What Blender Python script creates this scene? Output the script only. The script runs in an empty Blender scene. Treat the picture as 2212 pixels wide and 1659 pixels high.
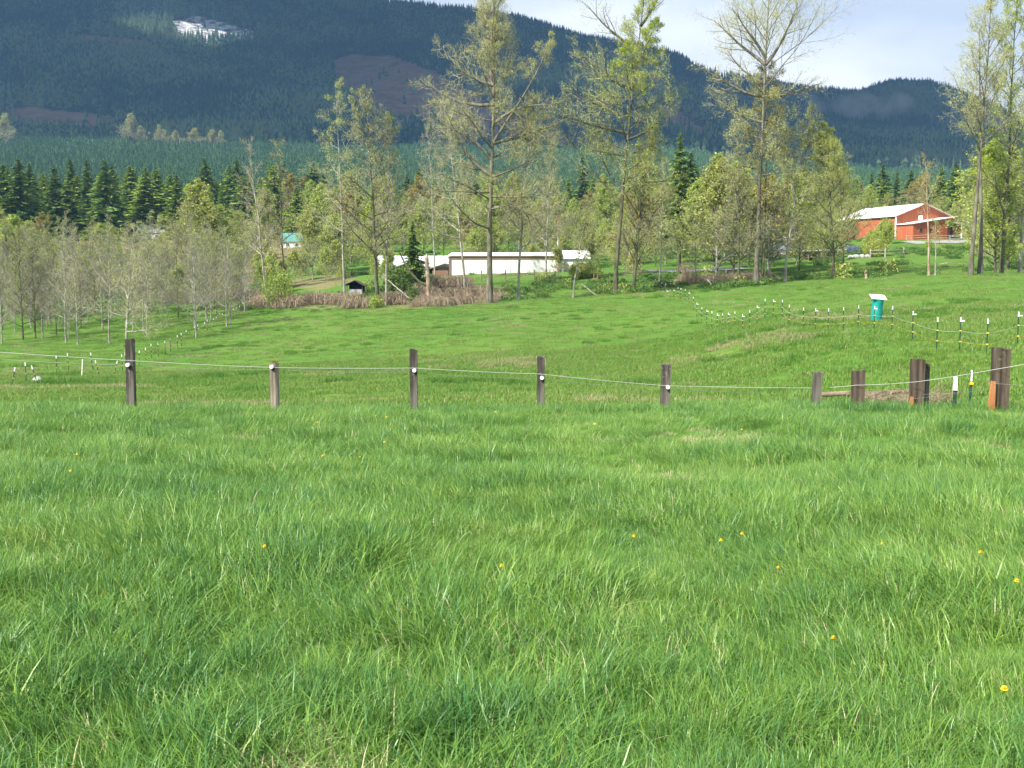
import bpy, math, random
import numpy as np
from mathutils import Vector, Matrix

# ------------------------------------------------------------------ camera, sky, sun, exposure
SC = bpy.context.scene
C = SC.collection
F = 2372.0; CX = 1106.0; CY = 829.5; HOR = 600.0; CAMZ = 1.6
PITCH = math.atan((CY - HOR) / F)
cam_d = bpy.data.cameras.new('camera'); cam = bpy.data.objects.new('camera', cam_d); C.objects.link(cam)
cam_d.lens = F / 2212 * 36; cam_d.sensor_width = 36; cam_d.clip_start = 0.1; cam_d.clip_end = 20000
cam.location = (0, 0, CAMZ); cam.rotation_euler = (math.pi / 2 - PITCH, 0, 0)
SC.camera = cam
SUN_EL = math.radians(43); SUN_H = (-0.80, -0.60)          # towards the sun, horizontally (left and behind)
sun_dir = Vector((SUN_H[0] * math.cos(SUN_EL), SUN_H[1] * math.cos(SUN_EL), math.sin(SUN_EL))).normalized()
sl = bpy.data.lights.new('sun', 'SUN'); sl.energy = 5.0; sl.angle = math.radians(0.5); sl.color = (1.0, 0.95, 0.87)
so = bpy.data.objects.new('sun', sl); C.objects.link(so); so.rotation_euler = sun_dir.to_track_quat('Z', 'Y').to_euler()
W = bpy.data.worlds.new('World'); SC.world = W; W.use_nodes = True
nt = W.node_tree; nt.nodes.clear(); N = nt.nodes.new; LK = nt.links.new
wo = N('ShaderNodeOutputWorld'); bg = N('ShaderNodeBackground'); sky = N('ShaderNodeTexSky')
sky.sky_type = 'NISHITA'; sky.sun_disc = False; sky.sun_elevation = SUN_EL
sky.sun_rotation = math.atan2(sun_dir.x, sun_dir.y); sky.altitude = 200; sky.dust_density = 1.5
tc = N('ShaderNodeTexCoord'); mp = N('ShaderNodeMapping'); mp.inputs['Scale'].default_value = (1.0, 1.0, 2.6); mp.inputs['Location'].default_value = (0.35, 0.1, 0.15)
nz = N('ShaderNodeTexNoise'); nz.inputs['Scale'].default_value = 3.2; nz.inputs['Detail'].default_value = 7; nz.inputs['Roughness'].default_value = 0.5
LK(tc.outputs['Generated'], mp.inputs[0]); LK(mp.outputs[0], nz.inputs['Vector'])
rp = N('ShaderNodeValToRGB'); rp.color_ramp.elements[0].position = 0.40; rp.color_ramp.elements[1].position = 0.62
rp.color_ramp.elements[0].color = (0, 0, 0, 1); rp.color_ramp.elements[1].color = (1, 1, 1, 1)
LK(nz.outputs['Fac'], rp.inputs[0])
cl = N('ShaderNodeMix'); cl.data_type = 'RGBA'; cl.inputs['A'].default_value = (6.4, 7.2, 8.7, 1); cl.inputs['B'].default_value = (10.6, 10.9, 11.7, 1)
LK(rp.outputs[0], cl.inputs['Factor'])
mx = N('ShaderNodeMix'); mx.data_type = 'RGBA'; mx.inputs['Factor'].default_value = 0.90
LK(sky.outputs[0], mx.inputs['A']); LK(cl.outputs['Result'], mx.inputs['B'])
LK(mx.outputs['Result'], bg.inputs[0]); bg.inputs[1].default_value = 0.072; LK(bg.outputs[0], wo.inputs[0])
SC.view_settings.view_transform = 'Standard'; SC.view_settings.look = 'None'; SC.view_settings.exposure = 1.0; SC.view_settings.gamma = 1
SC.cycles.max_bounces = 5; SC.cycles.diffuse_bounces = 2; SC.cycles.glossy_bounces = 1; SC.cycles.transmission_bounces = 3
SC.cycles.transparent_max_bounces = 4; SC.cycles.volume_bounces = 0; SC.cycles.caustics_reflective = False; SC.cycles.caustics_refractive = False
SC.cycles.use_denoising = True; SC.cycles.sample_clamp_indirect = 4.0; SC.render.film_transparent = False
SC.cycles.use_adaptive_sampling = True; SC.cycles.adaptive_threshold = 0.02

# ------------------------------------------------------------------ projection + terrain
cp, sp = math.cos(PITCH), math.sin(PITCH)
def ray(px, py):
    u = (np.asarray(px, float) - CX) / F; v = (CY - np.asarray(py, float)) / F
    return u, cp + v * sp, -sp + v * cp
def at(px, py, Y):
    a, b, c = ray(px, py); k = Y / b
    return a * k, Y * np.ones_like(k), CAMZ + c * k
def proj(x, y, z):
    dz = z - CAMZ
    d = y * cp - dz * sp; d = np.where(d < .05, .05, d)
    v = (y * sp + dz * cp) / d
    return CX + F * x / d, CY - F * v

near = [(Y, None) for Y in (1.5, 2, 3, 4, 6, 8, 10, 12, 14, 16, 18)]
TAB = {
 0:    [(20,884),(24,893),(30,890),(40,864),(50,846),(60,832),(80,800),(100,765),(120,735),(140,708),(170,675),(210,640),(260,592),(320,525),(420,480),(600,440),(800,395),(1100,340),(1350,312),(1500,305),(2000,200),(2600,50),(3100,-130),(3600,-60)],
 500:  [(20,884),(24,893),(30,890),(40,866),(50,848),(60,830),(80,785),(100,745),(120,710),(135,685),(150,668),(170,655),(210,625),(260,580),(320,522),(420,478),(600,440),(800,400),(1100,345),(1350,318),(1500,315),(2000,215),(2600,80),(3100,-70),(3600,0)],
 800:  [(20,884),(24,893),(30,888),(40,862),(50,835),(60,808),(80,755),(100,715),(120,685),(135,665),(150,652),(165,625),(185,603),(210,590),(260,552),(320,515),(420,475),(600,440),(800,405),(1100,355),(1350,330),(1500,325),(2000,240),(2600,110),(3100,18),(3600,80)],
 1050: [(20,886),(24,893),(30,888),(40,862),(50,832),(60,800),(80,745),(100,702),(120,668),(132,652),(142,654),(155,630),(170,600),(185,583),(200,576),(260,540),(320,508),(420,472),(600,440),(800,408),(1100,360),(1350,335),(1500,330),(2000,250),(2600,140),(3100,55),(3600,100)],
 1300: [(20,887),(24,893),(30,888),(40,860),(50,830),(60,795),(80,740),(100,695),(120,650),(132,635),(142,640),(155,622),(175,595),(200,576),(260,538),(320,505),(420,470),(600,440),(800,410),(1100,365),(1350,345),(1500,340),(2000,270),(2600,175),(3100,103),(3600,140)],
 1500: [(20,884),(24,892),(30,880),(40,850),(50,812),(60,775),(73,730),(85,700),(97,680),(115,655),(130,626),(140,630),(155,605),(175,586),(200,565),(260,530),(320,500),(420,470),(600,440),(800,412),(1100,370),(1350,355),(1500,350),(2000,290),(2600,210),(3100,158),(3600,190)],
 1600: [(20,884),(24,892),(30,882),(40,850),(50,800),(60,745),(73,690),(80,697),(90,684),(100,660),(115,635),(130,613),(140,618),(155,602),(175,582),(200,562),(260,525),(320,498),(420,468),(600,440),(800,412),(1100,375),(1350,360),(1500,355),(2000,300),(2600,230),(3100,186),(3600,210)],
 1680: [(20,884),(24,892),(30,880),(40,842),(50,785),(60,725),(67,696),(73,686),(80,680),(100,652),(115,630),(130,608),(140,614),(155,600),(175,578),(200,560),(260,522),(320,498),(420,468),(600,440),(800,412),(1100,380),(1350,370),(1500,365),(2000,310),(2600,245),(3100,203),(3600,230)],
 1900: [(20,884),(23,888),(28,870),(34,828),(40,780),(47,735),(55,710),(62,692),(80,655),(100,622),(112,603),(122,604),(135,596),(150,581),(180,552),(200,535),(225,514),(260,505),(320,490),(420,465),(600,440),(800,415),(1100,395),(1350,390),(1500,385),(2000,310),(2600,235),(3100,190),(3600,210)],
 2050: [(20,888),(23,890),(28,865),(32,830),(38,775),(41,755),(50,722),(60,692),(80,642),(100,606),(112,590),(122,594),(135,590),(150,578),(180,550),(200,533),(225,516),(260,506),(320,490),(420,465),(600,440),(800,415),(1100,395),(1350,390),(1500,385),(2000,320),(2600,250),(3100,205),(3600,230)],
 2212: [(20,896),(23,892),(27,860),(31,820),(38,755),(45,722),(60,683),(80,636),(100,602),(112,586),(122,590),(135,586),(150,575),(180,548),(200,533),(225,517),(260,506),(320,490),(420,465),(600,440),(800,415),(1100,395),(1350,390),(1500,385),(2000,340),(2600,300),(3100,280),(3600,300)],
}
pxs = sorted(TAB); GL = np.linspace(math.log(1.5), math.log(4200), 520)
rows = []
for p_ in pxs:
    Ys, ts = [], []
    for Y, _ in near: Ys.append(Y); ts.append((-0.0019 * Y * Y - CAMZ) / Y)
    for Y, py in TAB[p_]:
        u, b, c = ray(p_, py); Ys.append(Y); ts.append(c / b)
    rows.append(np.interp(GL, np.log(Ys), ts))
rows = np.array(rows)
GA = np.linspace(-1.15, 1.15, 231)
ca = (np.array(pxs) - CX) / F
TG = np.array([np.interp(GA, ca, rows[:, j]) for j in range(len(GL))]).T    # [a, lnY]
def blur(A, ax, n, it=2):
    for _ in range(it):
        pad = [(0, 0), (0, 0)]; pad[ax] = (n, n)
        B = np.pad(A, pad, mode='edge'); B = np.cumsum(B, axis=ax)
        B = np.concatenate([np.zeros_like(np.take(B, [0], ax)), B], axis=ax)
        L = A.shape[ax]
        hi = np.take(B, range(2 * n + 1, 2 * n + 1 + L), ax); lo = np.take(B, range(0, L), ax)
        A = (hi - lo) / (2 * n + 1)
    return A
TG = blur(blur(TG, 1, 2, 1), 0, 4, 2)

RIDGE = [(-1400, -260), (-300, -190), (0, -120), (400, -50), (700, 5), (800, 18), (870, 28), (960, 40), (1140, 62), (1200, 80), (1300, 106), (1400, 132), (1475, 148), (1492, 166), (1560, 178), (1600, 182), (1740, 206), (1850, 218), (1880, 204), (1920, 196), (1990, 198), (2060, 218), (2130, 252), (2212, 292), (2500, 390), (3400, 420)]
_pxg = CX + GA * F; _rpy = np.interp(_pxg, [r_[0] for r_ in RIDGE], [r_[1] for r_ in RIDGE]); _u, _b, _c = ray(_pxg, _rpy); _want = _c / _b
_jr = int(np.argmin(np.abs(GL - math.log(3100)))); _d = _want - TG[:, _jr]
TG = TG + _d[:, None] * np.clip((np.exp(GL)[None] - 2200) / 800, 0, 1)
def hash2(ix, iy, seed):
    h = (ix.astype(np.int64) * 374761393 + iy.astype(np.int64) * 668265263 + seed * 1442695041) & 0x7fffffff
    h = ((h ^ (h >> 13)) * 1274126177) & 0x7fffffff
    return ((h ^ (h >> 16)) & 0xffff) / 65535.0
def vnoise(x, y, seed=0):
    x = np.asarray(x, float); y = np.asarray(y, float)
    ix = np.floor(x); iy = np.floor(y); fx = x - ix; fy = y - iy
    fx = fx * fx * (3 - 2 * fx); fy = fy * fy * (3 - 2 * fy)
    a = hash2(ix, iy, seed); b = hash2(ix + 1, iy, seed); c = hash2(ix, iy + 1, seed); d = hash2(ix + 1, iy + 1, seed)
    return (a * (1 - fx) + b * fx) * (1 - fy) + (c * (1 - fx) + d * fx) * fy - 0.5
def fbm(x, y, seed=0, o=4):
    s = 0; a = 1.0
    for i in range(o): s = s + a * vnoise(x * 2 ** i, y * 2 ** i, seed + i); a *= .5
    return s

def H(x, y):
    x = np.asarray(x, float); y = np.asarray(y, float)
    yy = np.maximum(y, 1.6)
    a = np.clip(x / yy, -1.149, 1.149); l = np.clip(np.log(yy), GL[0], GL[-1] - 1e-6)
    fa = (a - GA[0]) / (GA[1] - GA[0]); fl = (l - GL[0]) / (GL[1] - GL[0])
    i = np.clip(fa.astype(int), 0, len(GA) - 2); j = np.clip(fl.astype(int), 0, len(GL) - 2)
    u = fa - i; v = fl - j
    t = (TG[i, j] * (1 - u) + TG[i + 1, j] * u) * (1 - v) + (TG[i, j + 1] * (1 - u) + TG[i + 1, j + 1] * u) * v
    z = CAMZ + t * yy
    w = np.clip((yy - 4) / 30, 0, 1)
    z = z + w * 0.36 * fbm(x / 8, y / 8, 3, 4) + 0.05 * fbm(x / 1.3, y / 1.3, 9, 2)
    m = np.clip((yy - 1350) / 700, 0, 1)
    g = fbm(x / 420, y / 900, 21, 4)
    rm = 1 - .85 * np.clip((yy - 2650) / 350, 0, 1)
    z = z + m * rm * (95 * g + 16 * fbm(x / 120, y / 160, 31, 3))
    m2 = np.clip((yy - 650) / 200, 0, 1) * (1 - m)
    z = z + m2 * 6 * fbm(x / 90, y / 90, 41, 3)
    near_w = np.clip((6 - y) / 4.5, 0, 1)
    return z * (1 - near_w) + near_w * (-0.0019 * np.clip(y, 0, 6) ** 2 + 0.05 * fbm(x / 1.3, y / 1.3, 9, 2))
def gpt(px, Y):
    x = (px - CX) / F * Y
    for _ in range(4):
        z = float(H(x, Y)); p, q = proj(x, Y, z); x += (px - float(p)) / F * Y
    return x, Y, float(H(x, Y))
def hgt(px, py, Y, zb):                         # height above zb of a point seen at px,py, distance Y
    return float(at(px, py, Y)[2]) - zb

# ------------------------------------------------------------------ helpers
def tag(o, label=None, cat=None, group=None, kind=None):
    if label: o['label'] = label
    if cat: o['category'] = cat
    if group: o['group'] = group
    if kind: o['kind'] = kind
    return o
def empty(name, loc=(0, 0, 0), rz=0, parent=None):
    o = bpy.data.objects.new(name, None); C.objects.link(o); o.location = loc; o.rotation_euler = (0, 0, rz)
    o.empty_display_size = .2
    if parent: o.parent = parent
    return o
def copy_tree(o, parent=None):
    c = o.copy(); C.objects.link(c); c.parent = parent
    for ch in o.children: copy_tree(ch, c)
    return c

class MB:
    def __init__(s): s.v = []; s.q = []; s.t = []; s.n = 0; s.qm = []; s.tm = []; s.att = []
    def add(s, v, quads=None, tris=None, m=0, att=None):
        v = np.asarray(v, float).reshape(-1, 3)
        if quads is not None and len(quads): q = np.asarray(quads, int).reshape(-1, 4) + s.n; s.q.append(q); s.qm.append(np.full(len(q), m))
        if tris is not None and len(tris): t = np.asarray(tris, int).reshape(-1, 3) + s.n; s.t.append(t); s.tm.append(np.full(len(t), m))
        s.v.append(v); s.n += len(v)
        s.att.append(np.zeros(len(v)) if att is None else np.broadcast_to(np.asarray(att, float), (len(v),)))
        return s
    def mesh(s, name, mats, smooth=False):
        me = bpy.data.meshes.new(name)
        v = np.concatenate(s.v); q = np.concatenate(s.q) if s.q else np.zeros((0, 4), int); t = np.concatenate(s.t) if s.t else np.zeros((0, 3), int)
        loops = np.concatenate([q.ravel(), t.ravel()]); nq, ntr = len(q), len(t)
        me.vertices.add(len(v)); me.vertices.foreach_set('co', v.astype(np.float32).ravel())
        me.loops.add(len(loops)); me.loops.foreach_set('vertex_index', loops.astype(np.int32))
        me.polygons.add(nq + ntr)
        st = np.concatenate([np.arange(nq) * 4, nq * 4 + np.arange(ntr) * 3])
        me.polygons.foreach_set('loop_start', st.astype(np.int32))
        me.polygons.foreach_set('loop_total', np.concatenate([np.full(nq, 4), np.full(ntr, 3)]).astype(np.int32))
        mm = np.concatenate((s.qm or [np.zeros(0)]) + (s.tm or [np.zeros(0)])).astype(np.int32)
        me.polygons.foreach_set('material_index', mm)
        me.polygons.foreach_set('use_smooth', np.full(nq + ntr, smooth))
        a = me.attributes.new('tint', 'FLOAT', 'POINT'); a.data.foreach_set('value', np.concatenate(s.att).astype(np.float32))
        for m in (mats if isinstance(mats, (list, tuple)) else [mats]): me.materials.append(m)
        me.update(calc_edges=True)
        return me
    def build(s, name, mats, parent=None, smooth=False):
        o = bpy.data.objects.new(name, s.mesh(name, mats, smooth)); C.objects.link(o)
        if parent: o.parent = parent
        return o
    # shapes
    def box(s, c, d, rz=0, m=0, tilt=None, taper=1.0, att=0):
        dx, dy, dz = d[0] / 2, d[1] / 2, d[2] / 2
        V = np.array([(sx * dx * (taper if sz > 0 else 1), sy * dy * (taper if sz > 0 else 1), sz * dz) for sz in (-1, 1) for sy in (-1, 1) for sx in (-1, 1)])
        M = Matrix.Rotation(rz, 3, 'Z')
        if tilt is not None: M = M @ Matrix.Rotation(tilt[0], 3, 'X') @ Matrix.Rotation(tilt[1], 3, 'Y')
        V = V @ np.array(M).T + np.array(c)
        return s.add(V, [(0, 2, 3, 1), (4, 5, 7, 6), (0, 1, 5, 4), (1, 3, 7, 5), (3, 2, 6, 7), (2, 0, 4, 6)], m=m, att=att)
    def poly_prism(s, pts, n, m=0):          # pts: (k,3) planar outline, extruded by vector n
        P = np.asarray(pts, float); k = len(P); V = np.concatenate([P, P + np.asarray(n)])
        qs = [(i, (i + 1) % k, k + (i + 1) % k, k + i) for i in range(k)]
        tr = [(0, i + 1, i) for i in range(1, k - 1)] + [(k, k + i, k + i + 1) for i in range(1, k - 1)]
        return s.add(V, qs, tr, m)
    def tubes(s, P, R, sides=6, m=0, caps=False, att=None):
        P = np.asarray(P, float); R = np.asarray(R, float)
        if P.ndim == 2: P = P[None]; R = R[None]
        Nn, k, _ = P.shape
        T = np.gradient(P, axis=1); T /= np.linalg.norm(T, axis=2, keepdims=True) + 1e-9
        md = T.mean(axis=1); ref = np.where(np.abs(md[:, 2:3]) > .8, np.array([[1., 0, 0]]), np.array([[0, 0, 1.]]))
        U = np.cross(T, ref[:, None, :]); U /= np.linalg.norm(U, axis=2, keepdims=True) + 1e-9
        Vv = np.cross(T, U)
        th = np.arange(sides) / sides * 2 * math.pi
        V = P[:, :, None, :] + R[:, :, None, None] * (np.cos(th)[None, None, :, None] * U[:, :, None, :] + np.sin(th)[None, None, :, None] * Vv[:, :, None, :])
        idx = np.arange(Nn * k * sides).reshape(Nn, k, sides); nx = np.roll(idx, -1, axis=2)
        q = np.stack([idx[:, :-1], nx[:, :-1], nx[:, 1:], idx[:, 1:]], axis=-1).reshape(-1, 4)
        tr = []
        if caps:
            for i in range(Nn):
                for e in (0, k - 1):
                    r = idx[i, e]
                    tr += [(r[0], r[j], r[j + 1]) if e else (r[0], r[j + 1], r[j]) for j in range(1, sides - 1)]
        a = None if att is None else np.repeat(np.asarray(att), k * sides)
        return s.add(V.reshape(-1, 3), q, tr, m, a)
    def cyl(s, p0, p1, r0, r1=None, sides=10, m=0):
        return s.tubes([p0, p1], [r0, r0 if r1 is None else r1], sides, m, True)

# ------------------------------------------------------------------ materials
def mat(name, col=(.5, .5, .5), rough=.8, col2=None, scale=8.0, detail=5, stretch=(1, 1, 1), spec=.3, bump=0.0, transl=0.0, metal=0.0, lo=.35, hi=.65, tintramp=None, coord='Object', wnoise=None, twosc=None):
    m = bpy.data.materials.new(name); m.use_nodes = True; t = m.node_tree; t.nodes.clear(); N = t.nodes.new; L = t.links.new
    out = N('ShaderNodeOutputMaterial'); b = N('ShaderNodeBsdfPrincipled'); b.inputs['Roughness'].default_value = rough
    b.inputs['Specular IOR Level'].default_value = spec; b.inputs['Metallic'].default_value = metal
    src = None
    if coord == 'World': g = N('ShaderNodeNewGeometry'); vec = g.outputs['Position']
    else: g = N('ShaderNodeTexCoord'); vec = g.outputs['Object']
    def noise(sc, st=(1, 1, 1), det=5):
        mp = N('ShaderNodeMapping'); mp.inputs['Scale'].default_value = st; n = N('ShaderNodeTexNoise'); n.inputs['Scale'].default_value = sc; n.inputs['Detail'].default_value = det
        L(vec, mp.inputs[0]); L(mp.outputs[0], n.inputs['Vector']); return n.outputs['Fac']
    def mixc(f, a, bb):
        x = N('ShaderNodeMix'); x.data_type = 'RGBA'
        if isinstance(f, (int, float)): x.inputs['Factor'].default_value = f
        else: L(f, x.inputs['Factor'])
        for s_, v_ in (('A', a), ('B', bb)):
            if isinstance(v_, tuple): x.inputs[s_].default_value = (*v_, 1)
            else: L(v_, x.inputs[s_])
        return x.outputs['Result']
    def ss(f, lo_, hi_):
        r = N('ShaderNodeMapRange'); r.interpolation_type = 'SMOOTHSTEP'; L(f, r.inputs[0]); r.inputs[1].default_value = lo_; r.inputs[2].default_value = hi_; return r.outputs[0]
    if tintramp:
        at_ = N('ShaderNodeAttribute'); at_.attribute_name = 'tint'
        r = N('ShaderNodeValToRGB'); cr = r.color_ramp
        while len(cr.elements) < len(tintramp): cr.elements.new(.5)
        for e, (p, c) in zip(cr.elements, tintramp): e.position = p; e.color = (*c, 1)
        f = at_.outputs['Fac']
        if wnoise:                                  # list of (scale, amount)
            for sc_, am in wnoise:
                n_ = noise(sc_); s1 = N('ShaderNodeMath'); s1.operation = 'MULTIPLY_ADD'; L(n_, s1.inputs[0]); s1.inputs[1].default_value = am; s1.inputs[2].default_value = -am * .5
                s2 = N('ShaderNodeMath'); s2.operation = 'ADD'; L(f, s2.inputs[0]); L(s1.outputs[0], s2.inputs[1]); f = s2.outputs[0]
        L(f, r.inputs[0]); src = r.outputs[0]
    else:
        src = mixc(ss(noise(scale, stretch, detail), lo, hi), tuple(col), tuple(col2)) if col2 else None
    if twosc:
        for sc_, c_, lo_, hi_, amt in twosc:
            f = ss(noise(sc_), lo_, hi_); k = N('ShaderNodeMath'); k.operation = 'MULTIPLY'; L(f, k.inputs[0]); k.inputs[1].default_value = amt
            src = mixc(k.outputs[0], src if src is not None else tuple(col), c_)
    if src is None: b.inputs['Base Color'].default_value = (*col, 1)
    else: L(src, b.inputs['Base Color'])
    if bump:
        bp = N('ShaderNodeBump'); bp.inputs['Strength'].default_value = bump; bp.inputs['Distance'].default_value = .03
        L(noise(scale * 1.5, stretch, detail), bp.inputs['Height']); L(bp.outputs[0], b.inputs['Normal'])
    if transl:
        tr = N('ShaderNodeBsdfTranslucent'); ms = N('ShaderNodeMixShader'); ms.inputs[0].default_value = transl
        if src is None: tr.inputs[0].default_value = (*col, 1)
        else: L(src, tr.inputs[0])
        L(b.outputs[0], ms.inputs[1]); L(tr.outputs[0], ms.inputs[2]); L(ms.outputs[0], out.inputs[0])
    else: L(b.outputs[0], out.inputs[0])
    return m

GR = [(0.0, (.058, .175, .052)), (.28, (.105, .24, .045)), (.55, (.185, .325, .048)), (.8, (.28, .41, .090)), (.95, (.42, .47, .20)), (1.0, (.52, .45, .27))]
M_grass = mat('grass_blades', tintramp=GR, wnoise=[(.55, .6), (.12, .45), (2.2, .5)], coord='World', rough=.40, spec=.42, transl=.34)
GR2 = [(0.0, (.070, .18, .026)), (.3, (.11, .235, .030)), (.6, (.175, .285, .042)), (.84, (.24, .29, .09)), (.95, (.29, .28, .13)), (1.0, (.38, .33, .18))]
M_grass2 = mat('field_grass_blades', tintramp=GR2, wnoise=[(.25, .5), (.05, .7)], coord='World', rough=.5, spec=.25, transl=.35)
BARKP = dict(rough=.9, spec=.15, bump=.6)
M_bark = mat('cottonwood_bark', (.085, .075, .055), col2=(.20, .18, .14), scale=3.0, stretch=(1, 1, .25), twosc=[(1.2, (.12, .13, .05), .5, .62, .7)], **BARKP)
M_barkd = mat('dark_bark', (.060, .052, .038), col2=(.14, .125, .09), scale=3.0, stretch=(1, 1, .25), twosc=[(1.2, (.10, .12, .04), .45, .6, .7)], **BARKP)
M_barkl = mat('pale_alder_bark', (.20, .185, .15), col2=(.40, .38, .33), scale=2.5, stretch=(1, 1, .4), twosc=[(1.0, (.15, .15, .08), .5, .62, .6)], **BARKP)
M_snag = mat('bare_snag_wood', (.22, .14, .085), col2=(.40, .33, .25), scale=4, stretch=(1, 1, .2), **BARKP)
M_twig = mat('twigs', (.28, .27, .12), col2=(.42, .41, .20), scale=1.2, rough=.85, spec=.2)
M_twigg = mat('grey_twigs', (.20, .18, .13), col2=(.33, .30, .23), scale=1.2, rough=.85, spec=.2)
M_twigr = mat('reddish_twigs', (.24, .215, .14), col2=(.36, .33, .22), scale=1.2, rough=.85, spec=.2)
LR = lambda a, b, c: [(0, a), (.5, b), (1, c)]
M_leafy = mat('bright_spring_leaves', tintramp=LR((.24, .33, .03), (.38, .47, .06), (.52, .58, .13)), rough=.5, transl=.45)
M_leafo = mat('olive_buds', tintramp=LR((.23, .28, .05), (.36, .41, .08), (.50, .52, .15)), rough=.6, transl=.4)
M_leafc = mat('pale_catkins', tintramp=LR((.30, .32, .09), (.45, .46, .14), (.58, .57, .22)), rough=.6, transl=.4)
M_leafg = mat('gold_catkins', tintramp=LR((.24, .19, .04), (.34, .27, .06), (.30, .32, .08)), rough=.6, transl=.4)
M_leafs = mat('soft_green_buds', tintramp=LR((.22, .31, .05), (.35, .44, .08), (.48, .55, .14)), rough=.6, transl=.4)
M_con = mat('conifer_needles', tintramp=LR((.045, .09, .02), (.095, .165, .03), (.19, .27, .055)), rough=.7, spec=.2, transl=.12)
M_con2 = mat('light_conifer_needles', tintramp=LR((.11, .18, .03), (.20, .30, .045), (.31, .40, .08)), rough=.7, spec=.2, transl=.15)
M_confar = mat('distant_conifers', tintramp=LR((.006, .022, .016), (.022, .064, .038), (.12, .17, .075)), wnoise=[(.0022, 3.6), (.016, 1.6), (.07, 1.8)], coord='World', rough=.8, spec=.1)  # random tree tones; the broad patches also stand in for relief shading
M_young = mat('plantation_conifers', tintramp=LR((.025, .065, .030), (.050, .11, .042), (.11, .18, .06)), wnoise=[(.008, .5), (.12, .8)], coord='World', rough=.8, spec=.1)
M_brown = mat('bramble_canes', tintramp=LR((.17, .13, .085), (.27, .21, .14), (.37, .31, .215)), rough=.85, spec=.15)
M_postw = mat('weathered_post_wood', (.045, .038, .030), col2=(.15, .135, .115), scale=9, stretch=(1, 1, .12), rough=.9, bump=1.0, twosc=[(7, (.30, .30, .24), .6, .72, .5)])
M_postg = mat('greyed_round_post_wood', (.13, .105, .075), col2=(.30, .26, .20), scale=9, stretch=(1, 1, .12), rough=.9, bump=1.0)
M_tie = mat('creosoted_tie_wood', (.040, .030, .021), col2=(.12, .092, .066), scale=8, stretch=(1, 1, .12), rough=.85, bump=1.0, twosc=[(5, (.20, .17, .13), .6, .7, .5)])
M_orange = mat('fresh_split_wood', (.33, .13, .05), col2=(.46, .21, .09), scale=6, stretch=(1, 1, .2), rough=.8)
M_moss = mat('moss', (.18, .22, .02), col2=(.34, .34, .04), scale=30, rough=.95)
M_rail = mat('grey_rail_wood', (.20, .18, .14), col2=(.38, .35, .29), scale=4, rough=.9)
M_raild = mat('brown_rail_wood', (.13, .09, .06), col2=(.25, .18, .13), scale=4, rough=.9)
M_white = mat('white_plastic', (.80, .80, .78), rough=.45)
M_rope = mat('white_fence_rope', (.46, .46, .43), rough=.7)
M_wire = mat('galvanised_wire', (.24, .26, .23), rough=.4, metal=.4)
M_yel = mat('yellow_plastic', (.80, .55, .03), rough=.5)
M_steel = mat('green_steel_post', (.018, .055, .035), col2=(.04, .09, .06), scale=10, rough=.5)
M_teal = mat('teal_plastic_mesh', (.005, .20, .17), col2=(.01, .33, .27), scale=20, rough=.5)
M_board = mat('white_board', (.86, .86, .86), rough=.4)
M_red = mat('red_barn_siding', (.33, .085, .037), col2=(.40, .12, .055), scale=1.5, stretch=(3, 3, .1), rough=.75)
M_redl = mat('faded_orange_siding', (.50, .16, .07), col2=(.56, .20, .09), scale=1.5, rough=.75)
M_roofw = mat('white_metal_roof', (.80, .80, .76), col2=(.86, .86, .83), scale=.6, rough=.35)
M_roofg = mat('grey_metal_roof', (.30, .31, .32), col2=(.50, .51, .52), scale=.5, rough=.5)
M_roofgreen = mat('green_metal_roof', (.08, .22, .18), col2=(.12, .29, .24), scale=.5, rough=.5)
M_roofblue = mat('pale_blue_roof', (.30, .40, .50), rough=.5)
M_siding = mat('white_siding', (.62, .62, .58), col2=(.76, .76, .72), scale=.7, rough=.7)
M_cream = mat('cream_siding', (.50, .49, .38), col2=(.60, .59, .48), scale=.7, rough=.75)
M_brownt = mat('brown_trim', (.22, .12, .08), rough=.7)
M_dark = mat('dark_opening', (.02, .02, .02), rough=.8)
M_glass = mat('window_glass', (.03, .035, .04), rough=.1, spec=.6)
M_inner = mat('grey_green_inner_wall', (.22, .25, .20), rough=.8)
M_asph = mat('grey_road', (.22, .22, .23), col2=(.30, .30, .30), scale=1.2, rough=.9)
M_gravel = mat('gravel', (.26, .24, .21), col2=(.38, .36, .32), scale=3, rough=.95)
M_dand = mat('dandelion_yellow', (.85, .55, .01), col2=(.90, .68, .03), scale=60, rough=.7)
M_stem = mat('dandelion_stem', (.16, .26, .06), rough=.6)
M_rock = mat('grey_rock', (.25, .25, .24), col2=(.42, .42, .40), scale=6, rough=.9)
M_tarp = mat('blue_grey_tarp', (.05, .065, .075), col2=(.11, .14, .16), scale=3, rough=.5)

# ------------------------------------------------------------------ ground
def inpoly(px, py, poly):
    px = np.asarray(px); py = np.asarray(py); r = np.zeros(px.shape, bool); n = len(poly)
    for i in range(n):
        x1, y1 = poly[i]; x2, y2 = poly[(i + 1) % n]
        c = ((y1 > py) != (y2 > py)) & (px < (x2 - x1) * (py - y1) / (y2 - y1 + 1e-9) + x1)
        r ^= c
    return r
def sheet(name, ys, A, mats, nmin=0):
    ys = np.asarray(ys); A = np.asarray(A)
    hw = np.maximum(np.abs(ys), 28)
    X = A[None, :] * hw[:, None]; Y = np.repeat(ys[:, None], len(A), 1)
    Z = H(X, Y); ny, nx = X.shape
    V = np.stack([X, Y, Z], -1).reshape(-1, 3); i = np.arange(ny * nx).reshape(ny, nx)
    q = np.stack([i[:-1, :-1], i[:-1, 1:], i[1:, 1:], i[1:, :-1]], -1).reshape(-1, 4)
    return V, q
def cover_mat(name, cols, noises, rough=.9, coord='World', bump=0):
    return None
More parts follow.
